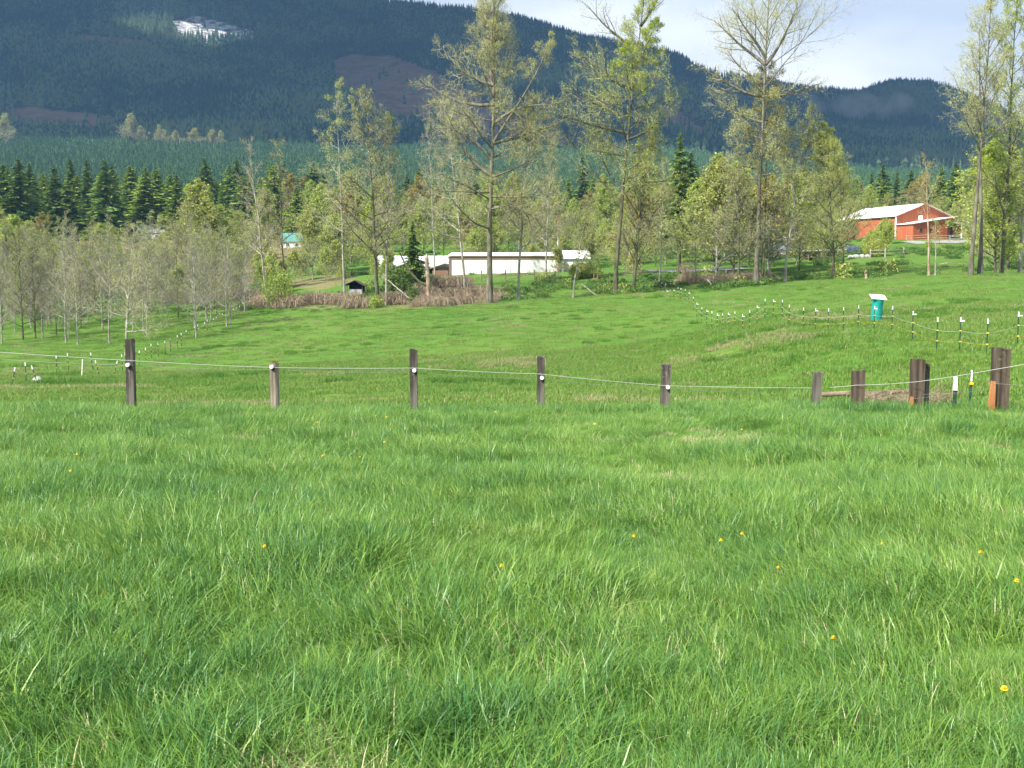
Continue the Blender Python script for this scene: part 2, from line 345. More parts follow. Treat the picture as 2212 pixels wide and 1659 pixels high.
# ground material: grass greens by noise, brown by the 'cover' attribute
def ground_material():
    m = bpy.data.materials.new('pasture_ground'); m.use_nodes = True; t = m.node_tree; N = t.nodes.new; L = t.links.new
    b = t.nodes['Principled BSDF']; b.inputs['Roughness'].default_value = .95; b.inputs['Specular IOR Level'].default_value = .1
    g = N('ShaderNodeNewGeometry')
    def noise(sc, det=6):
        n = N('ShaderNodeTexNoise'); n.inputs['Scale'].default_value = sc; n.inputs['Detail'].default_value = det; n.inputs['Roughness'].default_value = .62; L(g.outputs['Position'], n.inputs['Vector']); return n.outputs['Fac']
    def ramp(f, els):
        r = N('ShaderNodeValToRGB'); cr = r.color_ramp
        while len(cr.elements) < len(els): cr.elements.new(.5)
        for e, (p, c) in zip(cr.elements, els): e.position = p; e.color = (*c, 1)
        L(f, r.inputs[0]); return r.outputs[0]
    def mix(f, a, bb, bt='MIX'):
        x = N('ShaderNodeMix'); x.data_type = 'RGBA'; x.blend_type = bt
        if isinstance(f, float): x.inputs['Factor'].default_value = f
        else: L(f, x.inputs['Factor'])
        for s_, v_ in (('A', a), ('B', bb)):
            if isinstance(v_, tuple): x.inputs[s_].default_value = (*v_, 1)
            else: L(v_, x.inputs[s_])
        return x.outputs['Result']
    base = ramp(noise(.09), [(.32, (.052, .138, .018)), (.5, (.082, .172, .023)), (.68, (.125, .178, .034))])
    fine = ramp(noise(1.6), [(.3, (.038, .098, .014)), (.5, (.075, .160, .022)), (.72, (.145, .20, .047))])
    c = mix(.5, base, fine)
    dry = ramp(noise(.45), [(.56, (0, 0, 0)), (.72, (1, 1, 1))])
    c = mix(dry, c, (.14, .14, .055))
    at_ = N('ShaderNodeAttribute'); at_.attribute_name = 'tint'
    brown = ramp(noise(1.1), [(.3, (.16, .10, .06)), (.6, (.26, .19, .115)), (.8, (.20, .20, .08))])
    mr = N('ShaderNodeMapRange'); L(at_.outputs['Fac'], mr.inputs[0]); mr.inputs[1].default_value = 1.0; mr.inputs[2].default_value = 2.0
    c = mix(at_.outputs['Fac'], c, brown); c = mix(mr.outputs[0], c, (.035, .055, .02))
    L(c, b.inputs['Base Color'])
    bp = N('ShaderNodeBump'); bp.inputs['Strength'].default_value = .8; bp.inputs['Distance'].default_value = .12; L(noise(2.2), bp.inputs['Height']); L(bp.outputs[0], b.inputs['Normal'])
    return m
M_ground = ground_material()
BR1 = [(-300, 655), (150, 640), (330, 640), (560, 610), (640, 555), (700, 545), (700, 480), (-300, 480)]           # dry far pasture on the left
BR2 = [(535, 664), (570, 646), (700, 640), (800, 645), (870, 630), (900, 612), (985, 598), (1050, 625), (1085, 648), (1050, 657), (930, 663), (800, 668), (640, 666)]
BR3 = [(700, 625), (620, 620), (620, 605), (760, 590), (760, 610)]
BR4 = [(1410, 605), (1560, 600), (1660, 606), (1660, 614), (1420, 616)]
ys = np.concatenate([np.linspace(-40, 0, 12), np.linspace(1, 30, 110)[0:], np.exp(np.linspace(math.log(30.4), math.log(720), 260))])
V, q = sheet('ground', ys, np.linspace(-.98, .98, 260), None)
ppx, ppy = proj(V[:, 0], V[:, 1], V[:, 2])
cov = np.zeros(len(V))
far = V[:, 1] > 60
wob = 10 * fbm(ppx / 60, ppy / 25, 5, 3)
cov[inpoly(ppx, ppy + wob, BR1) & far] = .75
farw = np.clip((V[:, 1] - 330) / 60, 0, 1)
for P_ in (BR2, BR3, BR4): cov[inpoly(ppx, ppy + wob * .5, P_) & far & (V[:, 1] > 115)] = .6
cov = np.maximum(cov, 2 * farw); g = MB(); g.add(V, q, att=cov); ground = g.build('ground', M_ground, smooth=True); tag(ground, 'rolling green pasture ground', kind='structure')

# hills + mountain (land cover: forest floor, logged red slopes, old snow)
CUTS = [[(50, 68), (140, 70), (215, 78), (330, 92), (375, 118), (300, 120), (200, 112), (150, 98), (90, 88)],
        [(712, 130), (760, 118), (850, 122), (905, 138), (1000, 185), (1080, 240), (1200, 285), (1300, 335), (1200, 372), (1000, 330), (880, 290), (790, 262), (735, 200)],
        [(1395, 225), (1450, 228), (1500, 262), (1560, 318), (1500, 330), (1430, 300)],
        [(60, 232), (160, 240), (240, 250), (300, 275), (200, 290), (0, 282), (-60, 240)],
        [(1500, 150), (1600, 176), (1640, 188), (1560, 182), (1500, 165)]]
SNOW = [[(366, 46), (425, 34), (470, 46), (552, 68), (552, 104), (500, 100), (450, 104), (395, 92)], [(905, 106), (1040, 104), (1040, 113), (910, 116)], [(300, -4), (310, -4), (306, 16), (302, 16)]]
ysm = np.concatenate([np.linspace(690, 1350, 60), np.linspace(1365, 3900, 240)])
V, q = sheet('hills', ysm, np.linspace(-.98, .98, 420), None)
ppx, ppy = proj(V[:, 0], V[:, 1], V[:, 2])
w = 5 * fbm(ppx / 22, ppy / 22, 8, 3)
def covers(px, py, Y):
    w1 = 7 * fbm(px / 22, py / 22, 8, 3); w2 = 7 * fbm(px / 22, py / 22, 18, 3)
    c = np.zeros(px.shape)
    for P_ in CUTS: c[inpoly(px + w1, py + w2, P_) & (Y > 1400)] = .5
    for P_ in SNOW: c[inpoly(px + w1 * .6, py + w2 * .4, P_) & (Y > 1400)] = 1
    return c
cv = covers(ppx, ppy, V[:, 1])
def hill_material():
    m = bpy.data.materials.new('mountain_floor'); m.use_nodes = True; t = m.node_tree; N = t.nodes.new; L = t.links.new
    b = t.nodes['Principled BSDF']; b.inputs['Roughness'].default_value = .95; b.inputs['Specular IOR Level'].default_value = .05
    g = N('ShaderNodeNewGeometry'); n = N('ShaderNodeTexNoise'); n.inputs['Scale'].default_value = .03; n.inputs['Detail'].default_value = 8; n.inputs['Roughness'].default_value = .7; L(g.outputs['Position'], n.inputs['Vector'])
    n2 = N('ShaderNodeTexNoise'); n2.inputs['Scale'].default_value = .06; n2.inputs['Detail'].default_value = 8; n2.inputs['Roughness'].default_value = .8; L(g.outputs['Position'], n2.inputs['Vector'])
    def ramp(f, els, ip='LINEAR'):
        r = N('ShaderNodeValToRGB'); cr = r.color_ramp; cr.interpolation = ip
        while len(cr.elements) < len(els): cr.elements.new(.5)
        for e, (p, c) in zip(cr.elements, els): e.position = p; e.color = (*c, 1)
        L(f, r.inputs[0]); return r.outputs[0]
    red = ramp(n.outputs['Fac'], [(.35, (.12, .070, .048)), (.65, (.23, .155, .115))])
    snow = ramp(n2.outputs['Fac'], [(.44, (.09, .08, .07)), (.54, (.62, .62, .65))])
    at_ = N('ShaderNodeAttribute'); at_.attribute_name = 'tint'
    def mix(f, a, bb):
        x = N('ShaderNodeMix'); x.data_type = 'RGBA'; L(f, x.inputs['Factor'])
        for s_, v_ in (('A', a), ('B', bb)):
            if isinstance(v_, tuple): x.inputs[s_].default_value = (*v_, 1)
            else: L(v_, x.inputs[s_])
        return x.outputs['Result']
    f1 = ramp(at_.outputs['Fac'], [(.2, (0, 0, 0)), (.45, (1, 1, 1))]); f2 = ramp(at_.outputs['Fac'], [(.6, (0, 0, 0)), (.85, (1, 1, 1))])
    c = mix(f2, mix(f1, (.035, .05, .025), red), snow); L(c, b.inputs['Base Color'])
    return m
g = MB(); g.add(V, q, att=cv); hills = g.build('hills', hill_material(), smooth=True); tag(hills, 'forested mountain with logged red-brown slopes', kind='structure')

# cloud over the mountain: it shades the slopes
rng = np.random.default_rng(5)
g = MB()
nx, ny = 180, 110
cxs = np.linspace(-4600, 2600, nx); cys = np.linspace(570, 3900, ny)
X, Y = np.meshgrid(cxs, cys); edge = np.minimum(np.minimum(X + 4600, 2600 - X) / 500, np.minimum(Y - 570 + 130 * fbm(X / 400, Y / 400, 77, 3), 3900 - Y) / 260)
th = np.clip(edge, 0, 1) ** .5
bot = 1330 + 60 * fbm(X / 300, Y / 300, 61, 4) + (1 - th) * 80; top = bot + 20 + th * (50 + 90 * fbm(X / 350, Y / 350, 67, 4))
Vc = np.concatenate([np.stack([X, Y, bot], -1).reshape(-1, 3), np.stack([X, Y, top], -1).reshape(-1, 3)])
i = np.arange(nx * ny).reshape(ny, nx); q0 = np.stack([i[:-1, :-1], i[:-1, 1:], i[1:, 1:], i[1:, :-1]], -1).reshape(-1, 4)
xq, yq, zq = gpt(457, 2650); _k = (1380 - zq) / math.tan(SUN_EL); hx, hy = xq + SUN_H[0] * _k, yq + SUN_H[1] * _k      # gap cut into the unseen cloud to put sun on the snow patch
qc = Vc[q0].mean(1); ok_ = ((qc[:, 0] - hx) / 175) ** 2 + ((qc[:, 1] - hy) / 150) ** 2 > 1; q1 = q0[ok_]
g.add(Vc, np.concatenate([q1[:, ::-1], q1 + nx * ny]))
cloud = g.build('cloud', mat('cloud_white', (.85, .86, .88), rough=1.0, spec=0), smooth=True); tag(cloud, 'broad white cloud above the mountain', kind='structure')

# ------------------------------------------------------------------ scatter through geometry nodes
def scatter(name, pts, scl, rotz, idx, sources, label, tilt=None):
    col = bpy.data.collections.new(name + '_sources')
    for s_ in sources: col.objects.link(s_)
    me = bpy.data.meshes.new(name); me.vertices.add(len(pts)); me.vertices.foreach_set('co', np.asarray(pts, np.float32).ravel())
    rot = np.zeros((len(pts), 3), np.float32); rot[:, 2] = rotz
    if tilt is not None: rot[:, 0] = tilt[0]; rot[:, 1] = tilt[1]
    a = me.attributes.new('rot', 'FLOAT_VECTOR', 'POINT'); a.data.foreach_set('vector', rot.ravel())
    a = me.attributes.new('scl', 'FLOAT_VECTOR', 'POINT'); s3 = np.asarray(scl, np.float32); s3 = np.repeat(s3[:, None], 3, 1) if s3.ndim == 1 else s3; a.data.foreach_set('vector', s3.astype(np.float32).ravel())
    a = me.attributes.new('idx', 'INT', 'POINT'); a.data.foreach_set('value', np.asarray(idx, np.int32))
    o = bpy.data.objects.new(name, me); C.objects.link(o)
    ng = bpy.data.node_groups.new(name, 'GeometryNodeTree')
    ng.interface.new_socket('Geometry', in_out='INPUT', socket_type='NodeSocketGeometry'); ng.interface.new_socket('Geometry', in_out='OUTPUT', socket_type='NodeSocketGeometry')
    N = ng.nodes.new; L = ng.links.new
    gi = N('NodeGroupInput'); go = N('NodeGroupOutput'); mp_ = N('GeometryNodeMeshToPoints'); ip = N('GeometryNodeInstanceOnPoints'); ci = N('GeometryNodeCollectionInfo')
    ci.inputs['Collection'].default_value = col; ci.inputs['Separate Children'].default_value = True; ci.inputs['Reset Children'].default_value = True
    ip.inputs['Pick Instance'].default_value = True
    def attr(nm, tp):
        n = N('GeometryNodeInputNamedAttribute'); n.data_type = tp; n.inputs['Name'].default_value = nm; return n.outputs['Attribute']
    L(gi.outputs[0], mp_.inputs[0]); L(mp_.outputs[0], ip.inputs['Points']); L(ci.outputs[0], ip.inputs['Instance'])
    L(attr('idx', 'INT'), ip.inputs['Instance Index']); L(attr('rot', 'FLOAT_VECTOR'), ip.inputs['Rotation']); L(attr('scl', 'FLOAT_VECTOR'), ip.inputs['Scale'])
    L(ip.outputs[0], go.inputs[0])
    mod = o.modifiers.new('scatter', 'NODES'); mod.node_group = ng
    return tag(o, label, kind='stuff')
def source(mb, name, mats, smooth=False):
    return bpy.data.objects.new(name, mb.mesh(name, mats, smooth))

# grass tufts
def tuft(seed, n, rad, h, w, lean, bias=(0, 0), dry=.05, seg=4, tint=(.1, .75)):
    r = np.random.default_rng(seed)
    rr = rad * np.sqrt(r.random(n)); th = r.random(n) * 2 * math.pi
    base = np.stack([rr * np.cos(th), rr * np.sin(th), np.full(n, -.03)], -1)
    hh = h * (.35 + .75 * r.random(n) ** 1.2); az = r.random(n) * 2 * math.pi
    ln = lean * (.2 + 1.1 * r.random(n)); d = np.stack([np.cos(az) + bias[0], np.sin(az) + bias[1], np.zeros(n)], -1); d /= np.linalg.norm(d, axis=1, keepdims=True)
    s = np.linspace(0, 1, seg + 1)
    P = base[:, None] + np.array([0, 0, 1.])[None, None] * (hh[:, None, None] * (s - .42 * np.clip(ln, 0, 1.2)[:, None] * s[None] ** 2.3)[:, :, None]) + d[:, None] * (hh * ln)[:, None, None] * (s ** 1.8)[None, :, None]
    P += (r.random((n, seg + 1, 3)) - .5) * (.03 * h) * s[None, :, None]
    fa = az + math.pi / 2 + (r.random(n) - .5) * 1.6
    wd = np.stack([np.cos(fa), np.sin(fa), np.zeros(n)], -1); ww = w * (.5 + .9 * r.random(n))
    prof = np.array([.75, 1, .9, .6, .0]) if seg == 4 else np.array([.9, 1, .55, 0])[:seg + 1]
    A = P + wd[:, None] * (ww[:, None] * prof)[:, :, None] * .5; B = P - wd[:, None] * (ww[:, None] * prof)[:, :, None] * .5
    V = np.stack([A, B], 2).reshape(n, -1, 3)[:, :-1]       # drop last duplicate
    k = 2 * (seg + 1) - 1; o = (np.arange(n) * k)[:, None]
    q = np.concatenate([(o + np.array([2 * j, 2 * j + 1, 2 * j + 3, 2 * j + 2])[None]) for j in range(seg - 1)])
    t = o + np.array([2 * seg - 2, 2 * seg - 1, 2 * seg])[None]
    ti = tint[0] + (tint[1] - tint[0]) * r.random(n); dd = r.random(n) < dry; ti[dd] = .97 + .1 * r.random(dd.sum())
    g = MB(); g.add(V.reshape(-1, 3), q, t, att=np.repeat(ti, k)); return g
srcs = [source(tuft(100 + i, 215, .20, .17 + .04 * (i % 3), .0043, [.45, .8, 1.15][i % 3], bias=[(.9, 0), (.3, 0), (1.6, 0)][(i // 3) % 3], dry=.025), 'tuft_%02d' % i, M_grass) for i in range(9)]
srcs += [source(tuft(140 + i, 95, .11, .30, .0055, .75, dry=.0, tint=(.0, .62)), 'tuft_%02d' % (9 + i), M_grass) for i in range(3)]
srcs += [source(tuft(150, 110, .16, .13, .0045, 1.2, dry=.75), 'tuft_12', M_grass)]
rng = np.random.default_rng(11)
def pts_fan(n, y0, y1, pad, power=1.0, amax=.52):
    u = rng.random(n); Y = y0 + (y1 - y0) * u ** power if power != 1.0 else np.sqrt(y0 ** 2 + (y1 ** 2 - y0 ** 2) * u)
    X = (rng.random(n) * 2 - 1) * (amax * Y + pad); return X, Y
X1, Y1 = pts_fan(5200, 1.6, 10, .8); X2, Y2 = pts_fan(8500, 8.5, 25.5, 1.2)
X = np.concatenate([X1, X2]); Y = np.concatenate([Y1, Y2]); n = len(X)
pn = fbm(X / 1.1, Y / 1.1, 200, 3); idx = rng.integers(0, 9, n)
for (qx_, qy_, rr_) in [(1380, 1030, .42), (1440, 1024, .40), (1560, 930, .75), (1500, 932, .5), (612, 880, .6), (1085, 992, .30), (1650, 1075, .25), (950, 915, .4), (840, 1390, .14), (2110, 945, .5), (95, 1440, .10)]:
    u_, b_, c_ = ray(qx_, qy_); Yq = np.linspace(3, 21, 800); jq = int(np.argmax(CAMZ + Yq * c_ / b_ < H(Yq * u_ / b_, Yq) + .1)); xq, yq = Yq[jq] * u_ / b_, Yq[jq]
    kq = ((X - xq) ** 2 + ((Y - yq) * .8) ** 2 < rr_ ** 2) & (rng.random(n) < .75); idx[kq] = 12
keep_dry = idx == 12
tall = (vnoise(X / .9, Y / .9, 222) > .24) & (rng.random(n) < .5); idx[tall] = rng.integers(9, 12, tall.sum())
dry = (fbm(X / 1.3, Y / .9, 240, 2) > .40); idx[dry & (rng.random(n) < .75)] = 12
sc = .82 + .85 * pn + .30 * rng.random(n); sc = np.clip(sc, .45, 1.75); sc[(idx >= 9) & (idx < 12)] = np.clip(sc[(idx >= 9) & (idx < 12)], .5, 1.1); idx[keep_dry] = 12; sc[idx == 12] = np.clip(sc[idx == 12], .8, 1.2)
n3 = 900; X3 = (rng.random(n3) * 2 - 1) * 11.5; Y3 = 17.6 + 3.6 * rng.random(n3); kk = fbm(X3 / 1.2, Y3 / 1.2, 260, 2) > -.05; X3, Y3 = X3[kk], Y3[kk]; n3 = len(X3)
X = np.concatenate([X, X3]); Y = np.concatenate([Y, Y3]); idx = np.concatenate([idx, rng.integers(9, 12, n3)]); sc = np.concatenate([sc, .75 + .55 * rng.random(n3)]); n = len(X)
scatter('grass', np.stack([X, Y, H(X, Y)], -1), sc, rng.random(n) * 3.0 + 5 * fbm(X / 1.6, Y / 1.6, 290, 2), idx, srcs, 'tall fresh green meadow grass in the foreground', tilt=((rng.random(n) - .5) * .25, (rng.random(n) - .5) * .25))

srcs = [source(tuft(300 + i, 150, .62, .17, .016, .6, seg=3, dry=.05, tint=(.1, .85)), 'ftuft_%02d' % i, M_grass2) for i in range(5)]
srcs += [source(tuft(320, 150, .5, .24, .014, .9, seg=3, dry=.7), 'ftuft_05', M_grass2), source(tuft(321, 160, .45, .34, .016, .6, seg=3, dry=.02, tint=(0, .35)), 'ftuft_06', M_grass2)]
X1, Y1 = pts_fan(9000, 24, 75, 3, amax=.55); X2, Y2 = pts_fan(10000, 60, 165, 3, amax=.55)
X = np.concatenate([X1, X2]); Y = np.concatenate([Y1, Y2]); n = len(X); idx = rng.integers(0, 5, n)
idx[(fbm(X / 5, Y / 5, 402, 3) > .32) & (rng.random(n) < .6)] = 5
idx[(fbm(X / 6, Y / 4, 412, 3) > .34) & (rng.random(n) < .5)] = 6
sc = .8 + .5 * rng.random(n)
scatter('field_grass', np.stack([X, Y, H(X, Y) + .01], -1), sc, rng.random(n) * 6.283, idx, srcs, 'short grazed green grass covering the rolling field')
#---TREES---
# ------------------------------------------------------------------ trees
def nrm(v): return v / (np.linalg.norm(v, axis=-1, keepdims=True) + 1e-9)
def spawn(r, P, R, m, s0, s1, ang, lenf, up, wander, k, rfrac, cap=None):
    """children of every polyline in P; ang, lenf: functions of s; returns polylines and radii"""
    Nn, kp, _ = P.shape
    s = (s0 + (s1 - s0) * (np.arange(m)[None] + r.random((Nn, m))) / m)
    f = s * (kp - 1); i = np.clip(f.astype(int), 0, kp - 2); u = (f - i)[..., None]
    ar = np.arange(Nn)[:, None]
    base = P[ar, i] * (1 - u) + P[ar, i + 1] * u; rad = (R[ar, i][..., None] * (1 - u) + R[ar, i + 1][..., None] * u)[..., 0]
    T = nrm(P[ar, i + 1] - P[ar, i]); plen = np.linalg.norm(np.diff(P, axis=1), axis=2).sum(1)
    az = (np.arange(m)[None] * 2.399 + r.random((Nn, 1)) * 6.28 + (r.random((Nn, m)) - .5) * 1.2)
    ref = np.where(np.abs(T[..., 2:3]) > .8, np.array([1., 0, 0]), np.array([0, 0, 1.])); U = nrm(np.cross(T, ref)); Vv = np.cross(T, U)
    side = np.cos(az)[..., None] * U + np.sin(az)[..., None] * Vv
    an = np.radians(ang(s)) * (.75 + .5 * r.random((Nn, m)))
    D = np.cos(an)[..., None] * T + np.sin(an)[..., None] * side
    L = lenf(s) * plen[:, None] * (.6 + .65 * r.random((Nn, m)))
    D = D.reshape(-1, 3); L = L.ravel(); base = base.reshape(-1, 3); rad = rad.ravel(); sv = s.ravel()
    n = len(L); Q = np.zeros((n, k, 3)); Q[:, 0] = base; d = nrm(D); upv = up(sv) if callable(up) else np.full(n, up)
    for j in range(1, k):
        d = nrm(d + np.array([0, 0, 1.])[None] * (upv / (k - 1))[:, None] + (r.random((n, 3)) - .5) * 2 * wander)
        Q[:, j] = Q[:, j - 1] + d * (L / (k - 1))[:, None]
    r0 = np.minimum(rad * rfrac, .017 * L + .004)
    RR = r0[:, None] * np.linspace(1, .28, k)[None]
    return Q, RR
def leaves(mb, r, P, per, size, m=0, s0=.2, spread=.12, elong=1.5, tint=(0, 1)):
    Nn, k, _ = P.shape; n = int(Nn * per)
    if n <= 0: return
    a = r.integers(0, Nn, n); f = (s0 + (1 - s0) * r.random(n)) * (k - 1); i = np.clip(f.astype(int), 0, k - 2); u = (f - i)[:, None]
    c = P[a, i] * (1 - u) + P[a, i + 1] * u + (r.random((n, 3)) - .5) * 2 * spread
    e1 = nrm(r.normal(size=(n, 3))); e2 = nrm(np.cross(e1, r.normal(size=(n, 3)))); sz = (size * (.5 + r.random(n)))[:, None]
    V = np.stack([c + e1 * sz * elong * .5, c + e2 * sz * .5, c - e1 * sz * elong * .5, c - e2 * sz * .5], 1).reshape(-1, 3)
    mb.add(V, np.arange(4 * n).reshape(n, 4), m=m, att=np.repeat(tint[0] + (tint[1] - tint[0]) * r.random(n), 4))
def decid(seed, h, r0, top=(0, 0), bow=.02, n1=34, s0=.25, prof=None, ang=None, up1=.3, n2=9, n3=6, n4=0, len2=.5, len3=.5, tw=.012, leafn=3, leafs=.09, leafm=None, bark=None, twig=None, fork=0, spread=.15, extra=None, wan=.13, k0=12, trunkpts=None):
    """returns (trunk mesh, crown mesh). Height h along z, base at origin."""
    r = np.random.default_rng(seed)
    s = np.linspace(0, 1, k0)
    if trunkpts is not None:
        tp = np.array(trunkpts); tr = np.stack([np.interp(s, tp[:, 2], tp[:, 0]), np.interp(s, tp[:, 2], tp[:, 1]), s * h], -1)
    else: tr = np.stack([top[0] * s ** 1.3, top[1] * s, s * h], -1)
    tr[1:, :2] += np.cumsum((r.random((k0 - 1, 2)) - .5) * 2 * bow * h / k0 * 1.6, axis=0)
    tr[0, 2] -= .4
    R0 = r0 * .64 * (1 - .9 * s ** .8); R0[0] *= 1.25
    P0 = tr[None]; R0 = R0[None]
    if fork:                                      # main stem splits: extra leaders
        Pf, Rf = spawn(r, P0, R0, fork, .45, .75, lambda s: np.full(s.shape, 24.), lambda s: .62 * (1.1 - s), .5, wan * .5, k0, .75)
        Rf = np.maximum(Rf, r0 * .28 * np.linspace(1, .12, k0)[None]); P0 = np.concatenate([P0, Pf]); R0 = np.concatenate([R0, Rf])
    prof = prof or (lambda s: .30 * (1.15 - s)); ang = ang or (lambda s: 70 - 40 * s)
    lenL = np.linalg.norm(np.diff(P0, axis=1), axis=2).sum(1)
    P1, R1 = spawn(r, P0[:1], R0[:1], n1, s0, .985, ang, prof, up1, wan, 7, .62)
    if len(P0) > 1:
        Pa, Ra = spawn(r, P0[1:], R0[1:], max(4, n1 // 3), .15, .98, ang, lambda s: .42 * (1.15 - s), up1, wan, 7, .6)
        P1 = np.concatenate([P1, Pa]); R1 = np.concatenate([R1, Ra])
    if extra is not None:                         # hand placed limbs: (height fraction, azimuth, length, elevation, curve)
        for (fz, az, L, el, cu) in extra:
            b = np.array([np.interp(fz, s, tr[:, 0]), np.interp(fz, s, tr[:, 1]), np.interp(fz, s, tr[:, 2])]); Q = [b]; e = el
            for j in range(6):
                e += cu / 6 + (r.random() - .5) * .25; a2 = az + (r.random() - .5) * .3
                Q.append(Q[-1] + np.array([math.cos(a2) * math.cos(e), math.sin(a2) * math.cos(e), math.sin(e)]) * L / 6)
            P1 = np.concatenate([P1, np.array(Q)[None]]); R1 = np.concatenate([R1, (min(.03 * L, r0 * .45) * np.linspace(1, .2, 7))[None]])
    P2, R2 = spawn(r, P1, R1, n2, .22, 1, lambda s: 48 - 12 * s, lambda s: len2 * (1.1 - .6 * s), .25, wan * 1.2, 5, .6)
    P3, R3 = spawn(r, P2, R2, n3, .15, 1, lambda s: 45 + 0 * s, lambda s: len3 * (1.1 - .5 * s), .2, wan * 1.3, 4, .7)
    R2 = np.maximum(R2, tw * 1.1 * np.linspace(1, .6, 5)[None]); R3 = np.maximum(R3, tw * np.linspace(1, .45, 4)[None])
    g = MB(); g.tubes(P0, R0, 9); g.tubes(P1, R1, 5); g.tubes(P2, R2, 3)
    trunk = g.mesh('trunk', bark, True)
    g = MB(); g.tubes(P3, R3, 3)
    if n4:
        P4, R4 = spawn(r, P3, R3, n4, .2, 1, lambda s: 42 + 0 * s, lambda s: .6 + 0 * s, .15, wan, 3, .8); R4 = np.maximum(R4, tw * .75 * np.linspace(1, .5, 3)[None]); g.tubes(P4, R4, 3); lp = P4
    else: lp = P3
    if leafn: leaves(g, r, lp, leafn * .85, leafs, m=1, spread=spread * 1.5)
    crown = g.mesh('crown', [twig or M_twig, leafm or M_leafo], False)
    return trunk, crown
def link_tree(name, label, cat, loc, trunk, crown, rz=0, sc=(1, 1, 1), group=None):
    e = empty(name, loc, rz); e.scale = sc; tag(e, label, cat, group)
    for nm, me in (('trunk', trunk), ('crown', crown)):
        o = bpy.data.objects.new(nm, me); C.objects.link(o); o.parent = e
    return e
ORD = ['first', 'second', 'third', 'fourth', 'fifth', 'sixth', 'seventh', 'eighth', 'ninth', 'tenth', 'eleventh', 'twelfth', 'thirteenth', 'fourteenth', 'fifteenth', 'sixteenth', 'seventeenth', 'eighteenth', 'nineteenth', 'twentieth']
def ordw(i):
    if i >= 99: return 'hundred and ' + ordw(i - 100) if i > 99 else 'hundredth'
    if i < 20: return ORD[i]
    tens = {2: 'twenty', 3: 'thirty', 4: 'forty', 5: 'fifty', 6: 'sixty', 7: 'seventy', 8: 'eighty', 9: 'ninety'}[(i + 1) // 10]; u = (i + 1) % 10
    return tens + '-' + ORD[u - 1] if u else {20: 'twentieth', 30: 'thirtieth', 40: 'fortieth', 50: 'fiftieth', 60: 'sixtieth', 70: 'seventieth', 80: 'eightieth', 90: 'ninetieth'}[i + 1]

def big(label, px, pyt, Y, r0, seed, toppx=None, cat='tree', group='tall trees along the far edge of the pasture', name='cottonwood_tree', **kw):
    x, y, z = gpt(px, Y); h = hgt(px, pyt, Y, z); tx = ((toppx or px) - px) / F * Y
    tr, cr = decid(seed, h, r0, top=(tx, 0), **kw)
    return link_tree(name, label, cat, (x, y, z), tr, cr, group=group)
R_ = math.radians
# A: tallest cottonwood with gnarled limbs, centre
big('tallest cottonwood with a thick dark trunk, gnarled drooping limbs and pale budding twigs', 1057, -45, 131, .62, 1, 1075, bark=M_bark, twig=M_twig, leafm=M_leafc, n1=40, s0=.22,
    prof=lambda s: np.where(s < .6, .24, .30) * (1.18 - s), ang=lambda s: np.where(s < .6, 82, 45 - 12 * s), up1=lambda s: np.where(s < .5, .1, .7), n2=9, n3=8, n4=3, leafn=1.5, leafs=.062, fork=3, tw=.012,
    extra=[(.40, math.pi, 9, .5, .6), (.35, math.pi, 7, -.1, .2), (.62, math.pi * .95, 8.5, -.05, .5), (.68, math.pi, 8, .2, .6), (.5, 0.1, 9, .3, .1), (.56, -.2, 8, .7, -.9), (.3, .1, 7, .4, -1.2), (.45, 3.3, 8, .9, -.8)])
big('tall leaning cottonwood with bright yellow-green buds and a forked top', 1329, -40, 132, .45, 2, 1388, bark=M_barkd, leafm=M_leafy, twig=M_twig, n1=42, s0=.30,
    prof=lambda s: .30 * (1.15 - s), ang=lambda s: np.where(s < .7, 74, 50), up1=lambda s: np.where(s < .7, .25, .6), n2=9, n3=7, n4=3, leafn=1.9, leafs=.085, fork=2, tw=.012,
    extra=[(.52, math.pi, 9, .25, .2), (.57, 3.3, 8, .1, .5), (.66, 3.0, 8, .3, .5), (.78, math.pi, 8, .5, .6), (.86, .3, 6.5, 1.0, -.2), (.5, .2, 6, .2, .6)])
big('tall cottonwood with a fan-shaped bare top above a clump of olive-yellow growth', 1634, -70, 131, .50, 3, 1650, bark=M_bark, leafm=M_leafc, twig=M_twig, n1=34, s0=.28,
    prof=lambda s: np.where(s < .62, .19, .50) * (1.18 - s), ang=lambda s: np.where(s < .62, 80, 40), up1=lambda s: np.where(s < .62, .15, .45), n2=10, n3=8, n4=3, leafn=1.5, leafs=.08, fork=0, tw=.0115,
    extra=[(.60, math.pi, 7.5, .1, .5), (.64, 2.9, 6, .4, .4), (.70, 2.7, 8.5, .75, .35), (.70, .3, 8.5, .75, .3), (.72, 3.4, 7, .9, .3), (.60, .1, 6.5, -.1, .3), (.52, 3.0, 6, .1, .4)])
# mistletoe-like lower growth ring for C
big('slim young tree with dense olive-gold buds rising close behind the fan-topped cottonwood', 1648, 150, 133, .22, 33, 1650, bark=M_barkd, leafm=M_leafg, n1=26, s0=.45, prof=lambda s: .20 * (1.35 - s), ang=lambda s: 65 - 20 * s, n2=8, n3=7, n4=2, leafn=2.6, leafs=.09, tw=.014)
big('tall straight cottonwood with airy pale top, left of the right-hand pair', 2096, -15, 113, .40, 4, 2109, bark=M_bark, leafm=M_leafc, n1=30, s0=.42, prof=lambda s: .27 * (1.2 - s), ang=lambda s: 62 - 25 * s, up1=.45, n2=9, n3=7, n4=2, leafn=1.8, leafs=.075, tw=.012)
big('tall cottonwood leaning left with its foot beside the straight one', 2117, 60, 114, .42, 5, 2095, bark=M_bark, leafm=M_leafy, n1=24, s0=.5, prof=lambda s: .17 * (1.3 - s), ang=lambda s: 70 - 25 * s, up1=.3, n2=8, n3=6, n4=1, leafn=2, leafs=.075, tw=.012)
